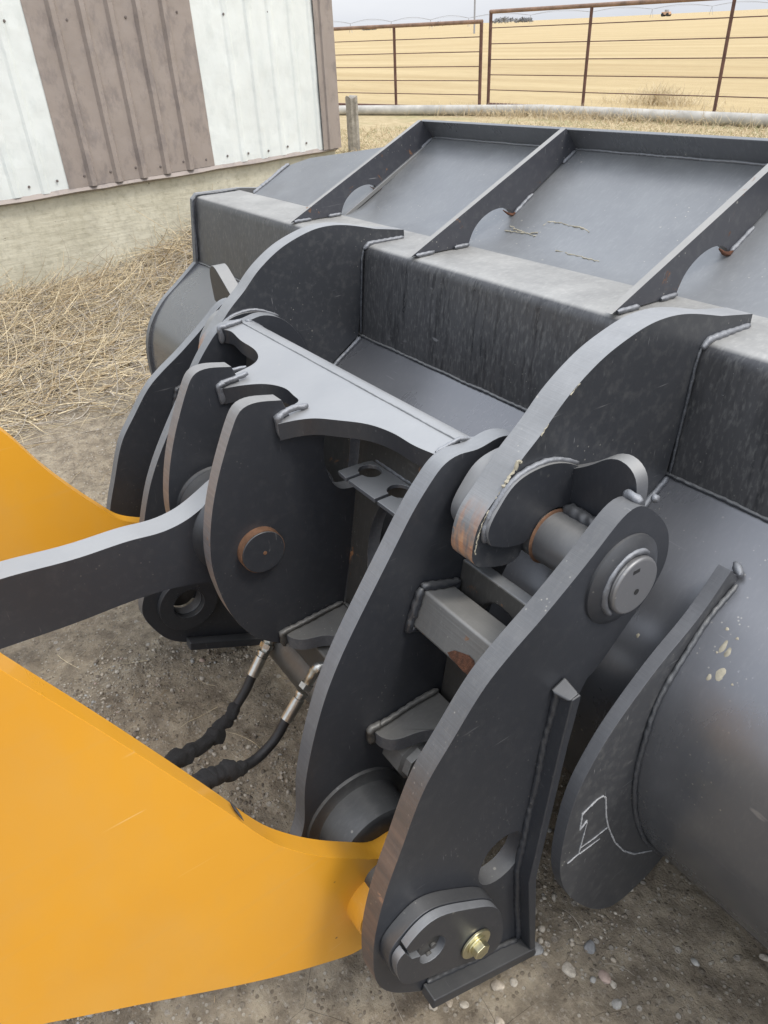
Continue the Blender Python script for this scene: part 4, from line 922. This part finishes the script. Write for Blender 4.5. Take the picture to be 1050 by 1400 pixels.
# long stalks that stand clear of the heap: countable, one object each
def stalk(pts, r, mi, label):
    P = bez(pts, 16); V, F = sweep(P, [r*(1-.6*i/len(P)) for i in range(len(P))], 5); o = mesh('dry_stalk', None, V, F, M_STRAW[mi], smooth=70)
    tag(o, label, 'stalk', 'long dry stalks on the straw heap')
def wallq(px, py, q):        # point q metres in front of the wall face
    d = WW @ ray(px, py); nv = np.array([math.sin(ang), -math.cos(ang), 0]); p0 = b0+nv*q; t = np.dot(p0-CAMW, nv)/np.dot(d, nv); return CAMW+t*d
for i, (pp, q, r, lb_) in enumerate([
    ([(176, 432), (180, 400), (178, 378), (186, 360)], .30, .0065, 'broad pale blade standing upright at the crest of the straw heap'),
    ([(202, 405), (205, 385), (206, 365), (209, 347)], .18, .0025, 'thinnest upright stem, standing tallest against the concrete'),
    ([(196, 430), (180, 415), (165, 400), (157, 383)], .35, .005, 'leaning pale blade just left of the upright broad blade'),
    ([(0, 413), (40, 415), (80, 430), (110, 446), (150, 453)], .45, .004, 'long arching stem crossing the heap from its left end'),
    ([(0, 569), (40, 570), (80, 573), (108, 573)], 1.15, .006, 'thick pale stalk lying level on the lower left of the heap'),
    ([(90, 612), (118, 596), (140, 583), (160, 572)], 1.45, .0055, 'forked grey stalk lying slantwise below the heap'),
    ([(70, 425), (95, 405), (130, 392), (165, 397), (188, 420)], .40, .0035, 'hooped stem arching over the crest of the heap'),
    ([(110, 440), (120, 420), (128, 408), (134, 402)], .40, .006, 'short bent pale blade in the middle of the crest'),
    ([(180, 378), (195, 392), (203, 412), (205, 432)], .30, .0035, 'drooping stem falling right from the upright broad blade'),
    ([(120, 453), (160, 440), (200, 440), (235, 425)], .45, .0035, 'long stem lying along the crest toward the bucket'),
    ([(87, 660), (100, 652), (110, 648)], 1.7, .005, 'short straw piece lying alone on bare dirt by the far arm')]):
    stalk([wallq(*p_, q) for p_ in pp], r, 0 if i != 5 else 2, lb_)
# scattered short straws on the dirt
n = 260; x = R.uniform(-3.2, .4, n); y = R.uniform(-.3, 2.0, n); th = R.uniform(0, 6.28, n)
D = np.stack([np.cos(th), np.sin(th), R.uniform(0, .12, n)], 1); S = np.stack([x, y, gheight(x, y)+.004], 1)
o = ribbon_mesh('loose_straw', S, D, R.uniform(.02, .13, n), R.uniform(.0005, .0012, n), R.normal(0, .8, n), M_STRAW, 3, 4, gheight, [.5, .3, .2], .3); tag(o, 'stray bits of straw scattered over the bare dirt', 'loose straw', kind='stuff')
# grass between the bucket and the gates, and tufts along the gate
n = 30000; px_ = R.uniform(440, 1100, n); d_ = R.uniform(5.5, 15.5, n)**1.0
dirs_ = np.array([WW @ ray(a, 120) for a in px_]); k = d_/np.hypot(dirs_[:, 0], dirs_[:, 1]); x = dirs_[:, 0]*k; y = dirs_[:, 1]*k
th = R.uniform(0, 6.28, n); el = R.uniform(.3, 1.3, n); D = np.stack([np.cos(th)*np.cos(el), np.sin(th)*np.cos(el), np.sin(el)], 1)
G_M = M_STRAW[:2]+[straw('dull_green_grass', (.20, .21, .09), (.32, .32, .15))]
o = ribbon_mesh('dry_grass', np.stack([x, y, np.full(n, -.01)], 1), D, R.uniform(.04, .13, n), R.uniform(.002, .005, n), R.normal(0, .6, n), G_M, 12, 3, None, [.55, .27, .18], .5); tag(o, 'thin dry grass growing between the bucket and the pipe gates', 'grass', kind='stuff')
tf = gnd(845, 150); n = 650; rr = np.abs(R.normal(0, .42, n)); th0 = R.uniform(0, 6.28, n); x = tf[0]+rr*np.cos(th0)*1.9; y = tf[1]+1.2+rr*np.sin(th0)
el = R.uniform(.8, 1.45, n); th = R.uniform(0, 6.28, n); D = np.stack([np.cos(th)*np.cos(el), np.sin(th)*np.cos(el), np.sin(el)], 1)
o = ribbon_mesh('grass_tuft', np.stack([x, y, np.zeros(n)], 1), D, R.uniform(.15, .5, n)*np.exp(-rr*.7), R.uniform(.003, .006, n), R.normal(0, .4, n), M_STRAW, 14, 4, None, [.85, .15, 0], .4); tag(o, 'tall tawny grass tuft growing behind the longer pipe gate', 'grass tuft', kind='stuff')
n = 2600; t = R.random(n); gA, gB = gnd(600, 155), gnd(1120, 174); x = gA[0]+(gB-gA)[0]*t+R.normal(0, .25, n); y = gA[1]+(gB-gA)[1]*t+R.normal(0, .25, n)
el = R.uniform(.7, 1.45, n); th = R.uniform(0, 6.28, n); D = np.stack([np.cos(th)*np.cos(el), np.sin(th)*np.cos(el), np.sin(el)], 1)
o = ribbon_mesh('fence_line_grass', np.stack([x, y, np.zeros(n)], 1), D, R.uniform(.08, .28, n), R.uniform(.002, .005, n), R.normal(0, .5, n), M_STRAW, 15, 3, None, [.6, .35, .05], .4); tag(o, 'wispy dry grass growing along the foot of the gates', 'grass', kind='stuff')
# grit and clods
def rocks(name, n, x, y, size, mats, prob, seed, sink=.25):
    Rr = np.random.default_rng(seed); bm = bmesh.new(); bmesh.ops.create_icosphere(bm, subdivisions=1, radius=1)
    bv = np.array([v.co[:] for v in bm.verts]); bf = np.array([[v.index for v in f.verts] for f in bm.faces]); bm.free()
    nv = len(bv); jit = 1+Rr.uniform(-.28, .28, (n, nv, 1)); sc3 = Rr.uniform(.6, 1.2, (n, 1, 3))*np.array([1, 1, .65]); a = Rr.uniform(0, 6.28, n)
    V = bv[None]*jit*sc3*size[:, None, None]; c, s = np.cos(a)[:, None], np.sin(a)[:, None]
    V = np.stack([V[:, :, 0]*c-V[:, :, 1]*s+x[:, None], V[:, :, 0]*s+V[:, :, 1]*c+y[:, None], V[:, :, 2]+(gheight(x, y)+size*sink)[:, None]], 2).reshape(-1, 3)
    F = (bf[None]+(np.arange(n)*nv)[:, None, None]).reshape(-1, 3)
    me = bpy.data.meshes.new(name); me.vertices.add(len(V)); me.vertices.foreach_set('co', V.ravel()); me.loops.add(F.size); me.loops.foreach_set('vertex_index', F.ravel().astype(np.int32))
    me.polygons.add(len(F)); me.polygons.foreach_set('loop_start', (np.arange(len(F))*3).astype(np.int32))
    for m in mats: me.materials.append(m)
    me.polygons.foreach_set('material_index', np.repeat(Rr.choice(len(mats), size=n, p=prob), len(bf)).astype(np.int32)); me.update()
    o = bpy.data.objects.new(name, me); C.objects.link(o); return o
n = 60000; x = R.uniform(-2.6, .75, n); y = R.uniform(-.35, 1.7, n); cl = fbm(x, y, 4, 4, 55)+R.uniform(-.12, .12, n) > .0; x, y = x[cl], y[cl]; n = len(x)
o = rocks('grit', n, x, y, np.minimum(.0010+R.gamma(1.1, .0015, n), .012), M_STONE, [.16, .10, .01, .33, .39, .01], 6); tag(o, 'fine grit and soil crumbs spread over the yard dirt', 'grit', kind='stuff')
def pebble(px, py, r, mi, label, sx=1., seed=0):
    p = gnd(px, py); p[2] = float(gheight(np.array(p[0]), np.array(p[1])))
    rr_ = random.Random(seed+int(px)); bm = bmesh.new(); bmesh.ops.create_icosphere(bm, subdivisions=2, radius=1)
    off = [Vector((rr_.gauss(0, 1), rr_.gauss(0, 1), rr_.gauss(0, 1))).normalized() for _ in range(9)]
    for v in bm.verts:
        n0 = v.co.normalized(); d = min(1.0, min((.80+.15*((i*7) % 3)/2)/max(.01, n0.dot(o_)) if n0.dot(o_) > .3 else 9 for i, o_ in enumerate(off))); v.co = n0*d
        v.co.x *= r*sx*1.0; v.co.y *= r*.8; v.co.z *= r*.5
    for v in bm.verts: v.co *= 1+.16*(math.sin(v.co.x*190/r*.014+seed)*math.sin(v.co.y*230/r*.014+px))+rr_.uniform(-.045, .045)
    me = bpy.data.meshes.new('pebble'); bm.to_mesh(me); bm.free(); me.materials.append(M_STONE[mi])
    me.polygons.foreach_set('use_smooth', [True]*len(me.polygons)); me.set_sharp_from_angle(angle=math.radians(28))
    o = bpy.data.objects.new('pebble', me); C.objects.link(o); o.location = (p[0], p[1], p[2]+r*.12); o.rotation_euler = (rr_.uniform(-.2, .2), rr_.uniform(-.2, .2), rr_.uniform(0, 6.28))
    tag(o, label, 'pebble', 'larger pebbles on the dirt')
for a in [(680, 1350, .014, 0, 'round tan pebble just right of the coupler foot'), (702, 1344, .010, 4, 'pale pebble right beside the round tan one'), (777, 1328, .016, 4, 'flat beige stone on open dirt left of the pink stone'),
          (826, 1338, .014, 2, 'pink stone, the only pink one on the dirt'), (843, 1373, .012, 1, 'smooth pale grey pebble below the pink stone'), (730, 1300, .018, 5, 'dark slate fragment beside the plate corner'),
          (806, 1297, .015, 5, 'dark slate chip between coupler and heel fin, right of the plate corner'), (728, 1247, .012, 4, 'pale pebble close to the rear edge of the outer plate'), (951, 1312, .010, 1, 'small grey-blue pebble on the dirt below the bucket heel'),
          (593, 1375, .013, 4, 'broad pale stone at the bottom below the foot bar'), (614, 1370, .010, 0, 'narrow tan pebble second right below the foot bar'), (635, 1373, .010, 4, 'third pebble right along the foot bar, dull tan'), (838, 1348, .008, 4, 'small pale pebble touching the pink stone'),
          (683, 1399, .012, 0, 'tan pebble at the very bottom edge'), (1046, 1308, .012, 4, 'pale stone at the right edge beside the bucket heel'), (862, 1215, .008, 4, 'small pale pebble by the tip of the heel fin')]:
    pebble(*a)
